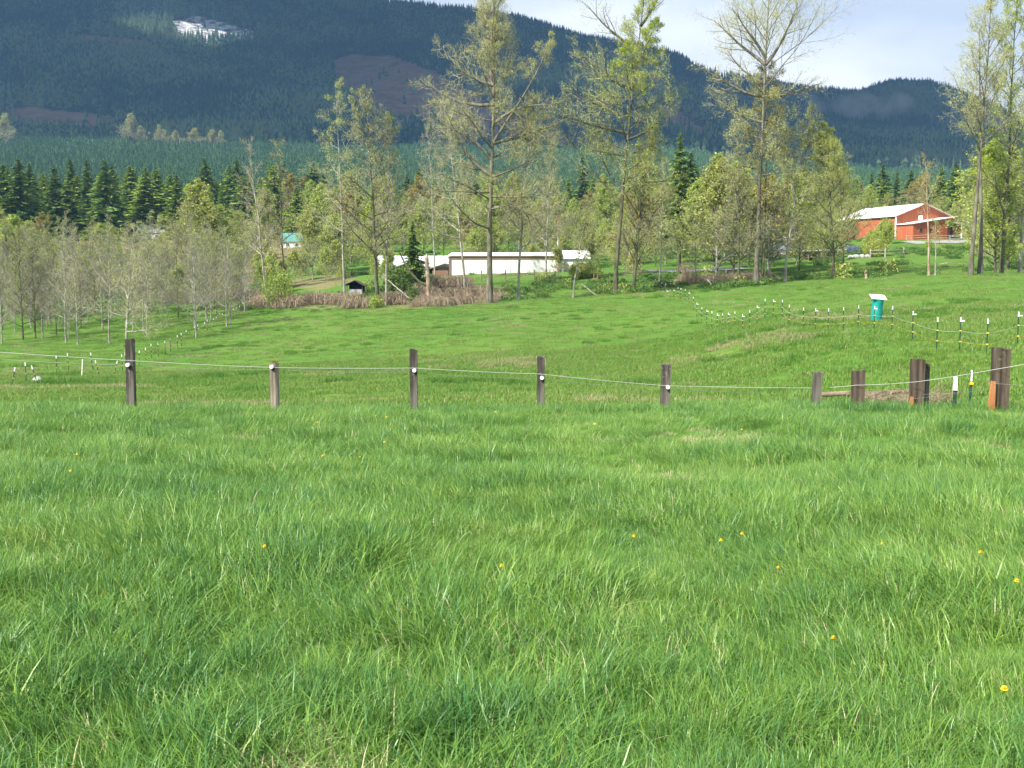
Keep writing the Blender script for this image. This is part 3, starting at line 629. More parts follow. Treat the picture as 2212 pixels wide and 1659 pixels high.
big('tall dark-stemmed cottonwood with yellow-green leaves wrapping its trunk', 2163, -30, 117, .36, 6, 2172, bark=M_barkd, leafm=M_leafy, n1=40, s0=.12, prof=lambda s: .15 * (1.35 - s), ang=lambda s: 60 - 20 * s, up1=.5, n2=9, n3=7, n4=2, leafn=3.2, leafs=.09, tw=.012)
big('pale thin-limbed tree at the right edge behind the yellow-green one', 2203, 60, 121, .34, 7, 2200, bark=M_barkl, leafm=M_leafo, n1=36, s0=.15, prof=lambda s: .17 * (1.3 - s), n2=8, n3=7, n4=1, leafn=2.2, leafs=.075, tw=.012)
big('low leafy yellow-green tree at the foot of the dark-stemmed cottonwood', 2150, 330, 119, .22, 8, 2140, bark=M_barkd, leafm=M_leafy, n1=44, s0=.05, prof=lambda s: .24 * (1.3 - s), n2=9, n3=7, n4=1, leafn=4, leafs=.13, tw=.012)
# snag tree O
def s_c(v): return lambda s: np.full(np.shape(s), float(v))
big('broken-topped tree with a torn orange trunk and upswept twigs', 2006, 340, 112, .21, 9, 1990, bark=M_snag, leafm=M_leafg, name='broken_tree', n1=12, s0=.42, prof=lambda s: .26 * (1.3 - s), ang=s_c(38), up1=.6, n2=7, n3=7, n4=1, leafn=1.2, leafs=.08, tw=.012, bow=.01)
big('short forked grey stem beside the broken-topped tree', 2020, 470, 112, .13, 10, 2016, bark=M_barkl, leafm=M_leafo, n1=10, s0=.4, prof=lambda s: .25 * (1.3 - s), ang=s_c(40), n2=5, n3=5, leafn=1, leafs=.08, tw=.01)
# central grove
cen = [
 ('pale dead tree leaning left with bare forking limbs beside the left meadow gap', 578, 300, 150, .30, 20, 552, dict(bark=M_barkl, twig=M_twigr, leafn=.3, n1=22, s0=.25, prof=lambda s: .22 * (1.2 - s), ang=lambda s: 60 - 20 * s, up1=.2, fork=2, bow=.05)),
 ('slender dark-trunked tree with thin bare top right of the leaning dead tree', 614, 300, 150, .26, 21, 604, dict(bark=M_barkd, twig=M_twigr, leafn=1, n1=26, s0=.3, prof=lambda s: .17 * (1.2 - s), ang=lambda s: 55 - 20 * s)),
 ('straggly pale tree with long side limbs left of the double-trunked alder', 745, 185, 148, .26, 22, 735, dict(bark=M_barkl, leafm=M_leafs, leafn=2.6, n1=34, s0=.28, prof=lambda s: .21 * (1.25 - s), ang=lambda s: 78 - 25 * s, n3=7)),
 ('large alder with dark lower trunk and reddish bare top', 815, 192, 139, .42, 23, 798, dict(bark=M_barkd, twig=M_twigr, leafn=1.8, n1=40, s0=.2, prof=lambda s: .24 * (1.2 - s), ang=lambda s: 74 - 30 * s, fork=2, n3=7)),
 ('second stem of the large alder pair, paler and thinner', 835, 250, 141, .28, 24, 842, dict(bark=M_barkl, twig=M_twigr, leafn=1.4, n1=30, s0=.25, prof=lambda s: .20 * (1.2 - s))),
 ('grey alder with long drooping side limbs left of the tallest cottonwood', 1006, 205, 152, .30, 25, 962, dict(bark=M_barkl, twig=M_twigr, leafn=1.2, n1=36, s0=.28, prof=lambda s: .26 * (1.15 - s), ang=lambda s: 80 - 30 * s, up1=.1, fork=1)),
 ('bushy alder just right of the tallest cottonwood', 1119, 200, 134, .30, 26, 1152, dict(bark=M_barkl, twig=M_twigr, leafn=1.6, n1=40, s0=.22, prof=lambda s: .23 * (1.2 - s), ang=lambda s: 68 - 25 * s, fork=1, n3=7)),
 ('small crooked grey tree with open limbs in the grass below the red pole', 1237, 425, 134, .17, 27, 1275, dict(bark=M_barkl, leafn=1.5, n1=20, s0=.35, prof=lambda s: .33 * (1.2 - s), ang=s_c(45), bow=.05)),
 ('many-stemmed grey tree just right of the leaning cottonwood', 1368, 275, 135, .34, 28, 1400, dict(bark=M_barkd, leafm=M_leafo, leafn=1.6, n1=40, s0=.14, prof=lambda s: .26 * (1.15 - s), ang=lambda s: 50 - 15 * s, up1=.3, fork=4, n3=7)),
 ('twiggy grey-brown tree just left of the fan-topped cottonwood', 1596, 320, 131, .26, 29, 1590, dict(bark=M_barkd, twig=M_twigr, leafn=1.3, n1=40, s0=.18, prof=lambda s: .30 * (1.15 - s), ang=lambda s: 58 - 15 * s, fork=2, n3=7)),
 ('right-leaning pale tree with spreading crown right of the fan-topped cottonwood', 1695, 235, 134, .30, 30, 1745, dict(bark=M_barkl, leafm=M_leafo, leafn=2.2, n1=40, s0=.2, prof=lambda s: .25 * (1.2 - s), fork=2, n3=7)),
 ('broad many-limbed tree with a wide olive crown', 1800, 265, 134, .34, 31, 1765, dict(bark=M_barkd, leafm=M_leafo, leafn=3.0, n1=46, s0=.10, prof=lambda s: .31 * (1.12 - s), ang=lambda s: 62 - 22 * s, fork=4, n3=8)),
 ('rounded olive tree behind the broad many-limbed one', 1822, 310, 160, .28, 32, 1800, dict(bark=M_barkd, leafm=M_leafs, leafn=3.4, n1=44, s0=.12, prof=lambda s: .34 * (1.12 - s), fork=2, n3=8)),
 ('tall twiggy tree filling the gap between the two middle cottonwoods', 1180, 300, 165, .26, 34, 1190, dict(bark=M_barkl, twig=M_twigr, leafn=1.6, n1=40, s0=.2, prof=lambda s: .26 * (1.15 - s), n3=7)),
 ('slim pale tree behind the tallest cottonwood', 940, 260, 168, .22, 35, 925, dict(bark=M_barkl, twig=M_twigr, leafn=1.0, n1=30, s0=.3, prof=lambda s: .2 * (1.2 - s), n3=6)),
 ('pale slender tree with bare twisted top right of the leaning cottonwood', 1425, 340, 150, .22, 36, 1432, dict(bark=M_barkl, twig=M_twigr, leafn=.8, n1=30, s0=.3, prof=lambda s: .22 * (1.2 - s), n3=6)),
]
for lab, px, pyt, Y, r0, seed, tpx, kw in cen:
    k = dict(n2=8, n3=6, n4=1, leafs=.075, tw=.014, leafm=M_leafo, name='deciduous_tree', group='budding trees along the far edge of the pasture'); k.update(kw)
    big(lab, px, pyt, Y, r0, seed, tpx, **k)

# prototypes for groves and thickets
PR = []
protos = [dict(bark=M_barkl, twig=M_twigr, leafm=M_leafo, leafn=1.0, n1=42, s0=.10, prof=lambda s: .27 * (1.15 - s), ang=lambda s: 62 - 22 * s),
          dict(bark=M_barkl, leafm=M_leafs, leafn=1.6, n1=42, s0=.12, prof=lambda s: .22 * (1.2 - s), ang=lambda s: 52 - 15 * s, fork=1),
          dict(bark=M_barkd, leafm=M_leafo, leafn=1.3, n1=42, s0=.10, prof=lambda s: .26 * (1.2 - s), ang=lambda s: 66 - 30 * s, fork=2),
          dict(bark=M_barkl, twig=M_twigr, leafm=M_leafs, leafn=1.1, n1=36, s0=.14, prof=lambda s: .20 * (1.2 - s), bow=.05)]
for i, kw in enumerate(protos):
    kw['leafn'] *= .55; kw['n1'] = 34; kw['twig'] = M_twigg
    k = dict(n2=7, n3=6, n4=1, leafs=.065, tw=.0115, fork=2); k.update(kw); k['fork'] = 2; PR.append(decid(500 + i, 14.0, .155, **k))
BU = []                                          # rounder, leafier thicket trees
for i, (lm, tw_, lf) in enumerate([(M_leafo, M_twigr, 3.0), (M_leafs, M_twig, 4.0), (M_leafg, M_twigr, 2.4), (M_leafy, M_twig, 3.6)]):
    BU.append(decid(600 + i, 12.0, .16, bark=M_barkd if i % 2 else M_barkl, leafm=lm, twig=tw_, leafn=lf, leafs=.13, n1=40, s0=.08, prof=lambda s: .42 * (1.08 - s), ang=lambda s: 58 - 22 * s, fork=4, n2=8, n3=6, n4=1, tw=.016))
rnd = random.Random(4)
def place(proto, px, pyt, Y, name, label, cat, group, wide=1.0, pyb=None):
    x, y, z = gpt(px, Y); h = hgt(px, pyt, Y, z); h0 = 14.0 if proto in PR else 12.0; s = h / h0
    w = s * wide
    return link_tree(name, label, cat, (x, y, z - .05), proto[0], proto[1], rz=rnd.uniform(0, 6.28), sc=(w, w, s), group=group)
# single tree in front of the left grove
x, y, z = gpt(272, 92); tr, cr = decid(41, hgt(272, 480, 92, z), .20, top=(1.0, 0), bark=M_barkl, twig=M_twig, leafm=M_leafo, leafn=.5, n1=30, s0=.16, prof=lambda s: .42 * (1.1 - s), ang=lambda s: 78 - 30 * s, up1=.1, n2=8, n3=6, n4=1, tw=.0105, leafs=.07)
link_tree('alder_tree', 'bare wide-limbed grey tree standing alone in front of the left grove', 'tree', (x, y, z), tr, cr)
grove = [(4, 470, 112), (33, 520, 128), (50, 455, 118), (68, 480, 135), (92, 500, 120), (105, 445, 150), (122, 480, 125), (143, 440, 112), (168, 455, 109), (190, 500, 140), (205, 440, 152), (236, 430, 108), (222, 470, 130), (255, 470, 155), (300, 470, 135), (318, 450, 118), (345, 480, 150), (362, 470, 128), (385, 450, 140), (420, 440, 122), (424, 480, 112), (446, 460, 133), (468, 470, 145), (490, 455, 121), (498, 490, 123), (540, 480, 160), (20, 430, 165), (150, 420, 170), (280, 440, 172), (330, 420, 168), (405, 400, 165), (455, 430, 172), (75, 440, 175), (520, 500, 175)]
grove += [(rnd.uniform(-20, 530), rnd.uniform(455, 530), rnd.uniform(116, 180)) for _ in range(26)]
gsorted = sorted(range(len(grove)), key=lambda i: grove[i][0])
front = [i for i in gsorted if grove[i][2] <= 135]; back = [i for i in gsorted if grove[i][2] > 135]
for i, (px, pyt, Y) in enumerate(grove):
    row, k = ('front', front.index(i)) if i in front else ('back', back.index(i))
    place(PR[i % 4], px, pyt + 38, Y, 'alder_tree', 'thin grey alder, %s from the left in the %s row of the left grove' % (ordw(k), row), 'tree', 'alders of the left grove', wide=.95 + .2 * rnd.random())
# broad pale tree (430,400)
place(BU[0], 437, 395, 185, 'round_crowned_tree', 'broad round-crowned pale olive tree rising above the left grove', 'tree', None, wide=1.1)
# thicket trees beyond the pasture, three depths
thick = []
for (a, b, n, y0, y1, p0, p1) in [(-20, 560, 18, 205, 300, 440, 490), (560, 1450, 34, 190, 270, 385, 470), (1380, 1990, 20, 165, 250, 380, 470), (1990, 2260, 12, 135, 230, 300, 420), (1480, 1780, 8, 165, 210, 350, 420), (620, 1400, 26, 280, 380, 375, 430), (1400, 2212, 16, 270, 380, 375, 430), (1500, 1900, 6, 150, 175, 330, 410)]:
    for j in range(n):
        thick.append((a + (b - a) * (j + rnd.uniform(.15, .85)) / n, rnd.uniform(p0, p1), rnd.uniform(y0, y1)))
thick = [t for t in thick if not (1840 < t[0] < 2130 and t[2] < 232) and not (700 < t[0] < 1290 and t[2] < 205) and not (240 < t[0] < 380 and t[2] < 330 and rnd.random() < .6)]
thick = [t for t in thick if not (1800 < t[0] < 1940 and t[2] < 262)]
thick = [t for t in thick if not ((120 < t[0] < 205 or 268 < t[0] < 350 or 595 < t[0] < 660) and t[2] < 335)]
thick.sort()
for i, (px, pyt, Y) in enumerate(thick):
    if 1740 < px < 1925 and Y < 235: pyt = max(pyt, 490)
    t_ = BU[[0, 1, 0, 2, 1, 0, 3, 1][i % 8]]
    place(t_, px, pyt, Y, 'thicket_tree', 'olive budding tree, %s from the left in the thicket beyond the pasture' % ordw(i) , 'tree', 'budding thicket trees beyond the pasture', wide=1.0 + .45 * rnd.random())

# ------------------------------------------------------------------ conifers
def conifer(seed, h, w, levels=26, nb=9, droop=.35, mt=M_con, gap=.12, sub=9, base=.06):
    r = np.random.default_rng(seed); g = MB(); V = []; att = []
    for l in range(levels):
        f = base + (1 - base) * l / levels; L0 = w * (1 - f) ** .8 * (.75 + .4 * r.random()) + .12
        for b in range(nb):
            if r.random() < gap: continue
            az = r.random() * 6.283; L = L0 * (.55 + .6 * r.random()); z0 = f * h + r.random() * h / levels; tb = r.random()
            d = np.array([math.cos(az), math.sin(az), 0]); sd = np.array([-d[1], d[0], 0])
            for s_ in range(sub):
                u = (s_ + .6) / sub * (.85 + .3 * r.random()); c = d * L * u + np.array([0, 0, z0 - droop * L * u ** 1.3 + .1 * L * u * u])
                sz = L * .30 * (1.2 - u * .5) + .14
                e1 = d * .9 + sd * (r.random() - .5) * 2.2 + np.array([0, 0, -.35 * r.random()]); e1 /= np.linalg.norm(e1)
                e2 = np.cross(e1, np.array([0, 0, .55]) + (r.random(3) - .5) * 2.4); e2 /= np.linalg.norm(e2)
                V += [c + e1 * sz, c + e2 * sz * .5 - e1 * .3 * sz, c - e2 * sz * .5 - e1 * .3 * sz]; att += [.25 + .45 * tb + .35 * r.random()] * 3
    V = np.array(V); g.add(V, tris=np.arange(len(V)).reshape(-1, 3), att=np.array(att)); crown = g.mesh('crown', mt)
    g = MB(); g.tubes([[0, 0, -.5], [0, 0, h * .5], [0, 0, h * .985]], [.018 * h, .010 * h, .002 * h], 6); trunk = g.mesh('trunk', M_barkd, True)
    return trunk, crown
CN = [conifer(700 + i, 20, w, mt=m_, droop=dr, nb=16, sub=8, gap=.06) for i, (w, m_, dr) in enumerate([(4.2, M_con, .4), (3.4, M_con, .3), (4.0, M_con2, .35), (3.0, M_con2, .3)])]
def put_con(p, px, pyt, Y, label, group, wide=1.0, name='conifer_tree', dz=0):
    x, y, z = gpt(px, Y); s = hgt(px, pyt, Y, z) / 20
    return link_tree(name, label, 'conifer', (x, y, z), p[0], p[1], rz=rnd.uniform(0, 6.28), sc=(s * wide, s * wide, s), group=group)
near_con = [(-12, 350, 300, 0, 1.1), (15, 355, 310, 0, 1.1), (48, 345, 300, 0, 1.15), (70, 352, 320, 0, 1.0), (98, 375, 380, 2, 1), (122, 358, 330, 1, 1), (157, 345, 350, 1, 1), (193, 347, 340, 1, .95), (232, 347, 320, 0, .9), (248, 355, 330, 1, .9), (276, 370, 400, 3, 1), (290, 362, 380, 2, 1.1), (318, 362, 360, 2, 1.2), (345, 370, 370, 2, 1.1), (378, 385, 350, 1, 1), (410, 388, 380, 3, 1.1), (445, 340, 400, 0, 1), (456, 398, 350, 2, .9), (515, 345, 400, 0, 1), (540, 380, 380, 1, 1.1), (480, 390, 420, 3, 1), (630, 370, 400, 1, 1), (678, 355, 380, 0, 1.2), (700, 375, 400, 0, 1), (905, 365, 330, 0, 1.1), (950, 395, 330, 0, 1.2), (1228, 380, 420, 2, 1), (1258, 340, 430, 1, 1.0), (1280, 380, 400, 2, 1), (1200, 385, 400, 2, 1.1), (1310, 400, 400, 1, 1), (1395, 400, 380, 2, 1), (1490, 330, 300, 0, 1.1), (1530, 370, 400, 2, 1.1), (1905, 355, 420, 0, 1), (1880, 375, 400, 1, 1), (1935, 372, 400, 1, 1), (1965, 368, 360, 0, 1), (1990, 380, 330, 0, 1.1), (2030, 360, 340, 2, 1), (2060, 350, 330, 0, 1), (2140, 360, 330, 2, 1.1), (2190, 350, 330, 0, 1.1), (1780, 370, 400, 1, 1), (1850, 385, 420, 2, 1), (770, 400, 420, 1, 1), (840, 410, 420, 2, 1), (1060, 395, 430, 1, 1), (1110, 400, 420, 2, 1)]
for j in range(46):
    near_con.append((-30 + 2260 * (j + rnd.random()) / 46, rnd.uniform(375, 425), rnd.uniform(330, 480), rnd.choice([0, 1, 2, 2, 3]), rnd.uniform(1.0, 1.5)))
for j in range(34):
    near_con.append((-30 + 780 * (j + rnd.random()) / 34, rnd.uniform(345, 412), rnd.uniform(320, 470), rnd.choice([0, 2, 2, 3, 2]), rnd.uniform(1.1, 1.6)))
near_con = [c for c in near_con if not (1915 < c[0] < 2130 and c[2] < 300)]
near_con.sort()
for i, (px, pyt, Y, k, w) in enumerate(near_con):
    put_con(CN[k], px, pyt, Y, '%s conifer, %s from the left in the tree line below the mountain' % ('dark green' if k < 2 else 'light green', ordw(i)), 'conifers in the tree line below the mountain', w * (1.35 + .25 * rnd.random()))
K = conifer(750, 20, 3.7, levels=20, nb=12, gap=.28, droop=.12, mt=M_con, base=.24)
x, y, z = gpt(1466, 172); s = hgt(1466, 284, 172, z) / 20; link_tree('pine_tree', 'ragged dark pine standing between the leaning and fan-topped cottonwoods', 'conifer', (x, y, z), K[0], K[1], sc=(s, s, s))
x, y, z = gpt(893, 160); s = hgt(893, 478, 160, z) / 20; link_tree('small_fir_tree', 'small dark fir in front of the grey-roofed building', 'conifer', (x, y, z), CN[0][0], CN[0][1], sc=(s * 1.15, s * 1.15, s))
# holly-like dark bush
def bush(name, label, px, Y, w, h, mt, seed, n=2600, sz=.09, cat='bush'):
    r = np.random.default_rng(seed); x, y, z = gpt(px, Y); g = MB(); d = nrm(r.normal(size=(n, 3))); rr = (.45 + .55 * r.random(n) ** .5)[:, None]
    lump = 1 + .35 * np.sin(d[:, 0] * 5 + seed) * np.cos(d[:, 2] * 4 + d[:, 1] * 5)
    c = d * rr * lump[:, None] * np.array([w / 2, w / 2, h / 2]) + np.array([0, 0, h * .48])
    c = c[c[:, 2] > 0]; n = len(c); e1 = nrm(r.normal(size=(n, 3))); e2 = nrm(np.cross(e1, r.normal(size=(n, 3)))); s_ = (sz * (.6 + .8 * r.random(n)))[:, None]
    V = np.stack([c + e1 * s_, c + e2 * s_ * .6, c - e1 * s_, c - e2 * s_ * .6], 1).reshape(-1, 3); g.add(V, np.arange(4 * n).reshape(n, 4), att=np.repeat(r.random(n), 4))
    e = empty(name, (x, y, z)); tag(e, label, cat); g.build('foliage', mt, e)
    g = MB(); k = 14; a = r.random(k) * 6.28
    g.tubes(np.array([[[0, 0, -.2], [math.cos(q) * w * .12, math.sin(q) * w * .12, h * .3], [math.cos(q) * w * .3, math.sin(q) * w * .3, h * .72]] for q in a]), np.tile([.035, .025, .01], (k, 1)), 4); g.build('stem', M_barkd, e)
    return e
bush('holly_bush', 'dark glossy evergreen bush left of the small fir', 862, 147, 3.6, 4.6, M_con, 1, 5000, .12)
bush('shrub', 'small dark green shrub at the end of a fallen limb among brambles', 893, 137, 1.6, 2.4, M_con, 2, 1500, .08)
bush('shrub', 'small leafy shrub beside the dark fence stub in the brambles', 812, 137, 1.6, 1.6, M_leafs, 3, 1200, .08)
bush('shrub', 'gold-green mounded bush at the right corner of the white building', 1255, 168, 4.0, 2.6, M_leafo, 4, 4200, .10)
bush('shrub', 'lower green bush right of the gold-green mounded bush', 1283, 168, 3.2, 1.6, M_leafs, 5, 2500, .09)
bush('shrub', 'tall green shrub against the left wall of the red barn', 1912, 214, 3.6, 5.0, M_leafs, 6, 5200, .11)
bush('shrub', 'leafy green shrub before the left barn wall beside the tall one', 1888, 205, 3.4, 3.2, M_leafs, 7, 3600, .11)
bush('shrub', 'dark rounded bush beside the low white-roofed shelter', 1890, 182, 4.2, 2.8, M_leafo, 8, 4000, .10)
bush('shrub', 'dark spruce-like bush left of the pale blue roofed shed', 1655, 200, 3.4, 2.6, M_con, 9, 3500, .10)
bush('shrub', 'small green shrub on the bank below the barn', 2007, 190, 1.6, 2.0, M_leafs, 10, 1200, .08)
bush('shrub', 'leafy green bush at the feet of the two dead trees', 600, 145, 4.5, 5.5, M_leafs, 11, 3800, .10)
bush('shrub', 'reddish twiggy bush beside the road', 1482, 160, 2.6, 2.4, M_brown, 12, 1500, .06)

# low twiggy underbrush between the trees
UB = []
for i, (lm, tw_) in enumerate([(M_leafo, M_twigr), (M_leafs, M_twig), (M_leafc, M_twigr)]):
    ms = decid(650 + i, 5.0, .05, bark=M_barkl, leafm=lm, twig=tw_, leafn=2.5, leafs=.11, n1=22, s0=.04, prof=lambda s: .5 * (1.1 - s), ang=lambda s: 45 - 12 * s, fork=6, n2=6, n3=5, n4=0, tw=.014)
    for me_ in ms: UB.append(bpy.data.objects.new('ub_%d' % i, me_))
PALE = decid(666, 12.0, .2, bark=M_barkl, leafm=M_leafc, twig=M_barkl, leafn=2.5, leafs=.16, n1=40, s0=.08, prof=lambda s: .40 * (1.1 - s), ang=lambda s: 52 - 20 * s, fork=4, n2=8, n3=6, n4=1, tw=.03)
rng = np.random.default_rng(88)
n = 1500; Y = 150 + 190 * rng.random(n) ** .8; X = (rng.random(n) * 2 - 1) * .54 * Y; Z = H(X, Y); qx, qy = proj(X, Y, Z)
k = (fbm(X / 16, Y / 16, 777, 3) > -.12) & ~((qx > 1390) & (qx < 1760) & (Y < 215)) & ~((qx > 1820) & (qx < 2130) & (Y < 236)) & ~((qx > 720) & (qx < 1290) & (Y < 205) & ~((Y < 176) & (Y > 158) & (fbm(X / 4, Y / 4, 99, 2) > -.1))) & ~((qx > 600) & (qx < 720) & (Y < 190)) & ~((qx > 850) & (qx < 1000) & (Y < 280)) & ~((qx > 260) & (qx < 350) & (Y > 250)) & ~((qx > 595) & (qx < 660) & (Y > 210)) & ~((qx > 130) & (qx < 205) & (Y > 280))
X, Y, Z = X[k], Y[k], Z[k]; n = len(X); sc = .6 + .8 * rng.random(n); rz = rng.random(n) * 6.28; ii = rng.integers(0, 3, n) * 2
P2_ = np.stack([X, Y, Z], -1)
scatter('underbrush', np.concatenate([P2_, P2_]), np.concatenate([sc, sc]), np.concatenate([rz, rz]), np.concatenate([ii, ii + 1]), UB, 'low twiggy budding underbrush between the trees beyond the pasture')

# far forest (too many to count): instanced
def lowcon(seed, h, w, mt, tiers=7, pts=7):
    r = np.random.default_rng(seed); g = MB()
    for t_ in range(tiers):
        z1 = h * (.08 + .92 * (t_ + 1.5) / (tiers + .5)) if t_ < tiers - 1 else h; z0 = h * (.05 + .9 * t_ / tiers); rad = w * (1 - t_ / tiers) ** .85 * (.8 + .4 * r.random())
        a = np.arange(pts * 2) / (pts * 2) * 6.283 + r.random(); rr = np.where(np.arange(pts * 2) % 2, .45, 1.0) * rad * (.75 + .5 * r.random(pts * 2))
        V = [[0, 0, z1]] + [[math.cos(x_) * q, math.sin(x_) * q, z0 - .03 * h * (i % 2 == 0) + r.random() * .02 * h] for i, (x_, q) in enumerate(zip(a, rr))]
        g.add(V, tris=[(0, i + 1, (i + 1) % (pts * 2) + 1) for i in range(pts * 2)], att=.1 + .8 * r.random())
    return g
FS = [source(lowcon(800 + i, 30 + 4 * (i % 2), 4.6 + .5 * i, M_confar), 'fcon_%02d' % i, M_confar) for i in range(5)]
rng = np.random.default_rng(21)
n = 105000; Yf = np.sqrt(1380 ** 2 + (3260 ** 2 - 1380 ** 2) * rng.random(n)); Xf = (rng.random(n) * 2 - 1) * .60 * Yf; Zf = H(Xf, Yf)
qx, qy = proj(Xf, Yf, Zf); keep = (qy > -60) & (rng.random(n) < .92); cvf = covers(qx, qy, Yf)
keep &= (cvf < .3) | ((cvf > .9) & (rng.random(n) < .03)) | ((cvf > .4) & (cvf < .6) & (rng.random(n) < .004))
Xf, Yf, Zf = Xf[keep], Yf[keep], Zf[keep]; n = len(Xf)
hs = (.55 + .70 * rng.random(n)) * (1 + .6 * fbm(Xf / 200, Yf / 260, 900, 3))
scatter('forest', np.stack([Xf, Yf, Zf - 1], -1), np.stack([hs * .95, hs * .95, hs], -1), rng.random(n) * 6.28, rng.integers(0, 5, n), FS, 'dense dark conifer forest covering the mountain')
PS = [source(lowcon(820 + i, 12 + 2 * (i % 2), 2.9, M_young, tiers=6), 'pcon_%02d' % i, M_young) for i in range(4)]
n = 52000; Yf = np.sqrt(600 ** 2 + (1450 ** 2 - 600 ** 2) * rng.random(n)); Xf = (rng.random(n) * 2 - 1) * .56 * Yf; Zf = H(Xf, Yf)
hs = (.45 + .55 * rng.random(n)) * (1 + .4 * fbm(Xf / 120, Yf / 120, 910, 3)) * (.8 + .4 * np.clip((Yf - 600) / 800, 0, 1))
scatter('young_forest', np.stack([Xf, Yf, Zf - .5], -1), hs, rng.random(n) * 6.28, rng.integers(0, 4, n), PS, 'sunlit plantation of young conifers on the bench below the mountain')
# pale leafless trees at the forest edge
for i, (px, pyt, Y, w) in enumerate([(14, 262, 1250, 1.0), (285, 262, 1270, 1.0), (305, 283, 1270, 1.2), (345, 282, 1270, .8), (355, 290, 1270, 1.5), (380, 292, 1270, 1.2), (422, 288, 1270, 1.4), (460, 290, 1270, 1.2), (478, 292, 1270, 1.0), (390, 318, 1250, .8)]):
    x, y, z = gpt(px, Y); s = max(hgt(px, pyt, Y, z), 12) / 12.0
    link_tree('bare_tree', 'pale leafless tree, %s from the left along the edge of the mountain forest' % ordw(i), 'tree', (x, y, z), PALE[0], PALE[1], rz=i, sc=(s * w * 1.6, s * w * 1.6, s * 1.25), group='pale bare trees at the forest edge')
# ------------------------------------------------------------------ undergrowth (uncountable)
def canes(seed, n, rad, h, w, tint=(0, 1)):
    r = np.random.default_rng(seed); b = np.stack([(r.random(n) - .5) * 2 * rad, (r.random(n) - .5) * 2 * rad, np.zeros(n)], -1); az = r.random(n) * 6.283; s = np.linspace(0, 1, 6)
    hh = h * (.4 + .8 * r.random(n)); L = h * (.5 + 1.1 * r.random(n)); d = np.stack([np.cos(az), np.sin(az), 0 * az], -1)
    P = b[:, None] + d[:, None] * (L[:, None] * s)[:, :, None] + np.array([0, 0, 1.]) * (hh[:, None] * (4 * s * (1 - s) * .9 + .15 * s))[:, :, None] + (r.random((n, 6, 3)) - .5) * .15
    g = MB(); g.tubes(P, np.full((n, 6), w), 3, att=tint[0] + (tint[1] - tint[0]) * r.random(n)); return g
rng = np.random.default_rng(71)
SB = [source(canes(10 + i, 110, .9, 1.0, .016), 'cane_%d' % i, M_brown) for i in range(4)]
n = 9000; X = (rng.random(n) * 2 - 1) * .55; Y = 100 + 85 * rng.random(n); X = X * Y; Z = H(X, Y); qx, qy = proj(X, Y, Z)
BRB = BR2 + []
k = (inpoly(qx, qy, [(535, 664), (570, 646), (700, 640), (800, 645), (870, 630), (900, 612), (985, 598), (1050, 625), (1085, 648), (1050, 657), (930, 663), (800, 668), (640, 666)]) & (Y > 128) & (fbm(X / 5, Y / 3, 333, 3) > .14)) | (inpoly(qx, qy, BR4) & (Y > 128) & (rng.random(n) < .07)) | (inpoly(qx, qy, [(340, 655), (520, 655), (520, 630), (340, 630)]) & (Y > 150) & (rng.random(n) < .5))
X, Y, Z = X[k], Y[k], Z[k]; n = len(X)
scatter('brambles', np.stack([X, Y, Z - .05], -1), .75 + .9 * rng.random(n) ** 2, rng.random(n) * 6.28, rng.integers(0, 4, n), SB, 'tangled reddish-brown dead brambles along the far pasture edge')
def weeds(seed, n, rad, h, sz):
    r = np.random.default_rng(seed); c = np.stack([(r.random(n) - .5) * 2 * rad, (r.random(n) - .5) * 2 * rad, h * r.random(n) ** 1.4], -1)
    e1 = nrm(r.normal(size=(n, 3)) + [0, 0, .8]); e2 = nrm(np.cross(e1, r.normal(size=(n, 3)))); s_ = (sz * (.5 + r.random(n)))[:, None]
    V = np.stack([c + e1 * s_, c + e2 * s_ * .5, c - e1 * s_, c - e2 * s_ * .5], 1).reshape(-1, 3); g = MB(); g.add(V, np.arange(4 * n).reshape(n, 4), att=np.repeat(r.random(n), 4)); return g
M_weed = mat('undergrowth_leaves', tintramp=LR((.06, .14, .025), (.10, .20, .035), (.17, .26, .06)), rough=.6, transl=.35)
SW = [source(weeds(30 + i, 260, .8, [.5, .8, 1.5, .6][i], .11), 'weed_%d' % i, [M_weed, M_weed, M_leafo, M_weed][i]) for i in range(4)]
n = 6500; Y = 130 + 130 * rng.random(n) ** 1.3; X = (rng.random(n) * 2 - 1) * .56 * Y; Z = H(X, Y); qx, qy = proj(X, Y, Z)
k = (fbm(X / 7, Y / 7, 555, 3) > .10) & ~inpoly(qx, qy, [(1395, 600), (1700, 592), (1700, 560), (1395, 570)]) & ~((qx < 530) & (Y < 150)) & ~inpoly(qx, qy, [(960, 585), (1215, 585), (1215, 560), (960, 560)]) & ~((qx > 1930) & (Y > 195) & (Y < 240)) & ~((Y < 140) & (np.abs(X) > 60)) & ~((Y < 140) & (qx < 1090))
X, Y, Z = X[k], Y[k], Z[k]; n = len(X)
scatter('undergrowth', np.stack([X, Y, Z - .05], -1), .5 + .8 * rng.random(n), rng.random(n) * 6.28, rng.choice(4, n, p=[.45, .33, .04, .18]), SW, 'rough green weeds and saplings under the trees and on the banks')

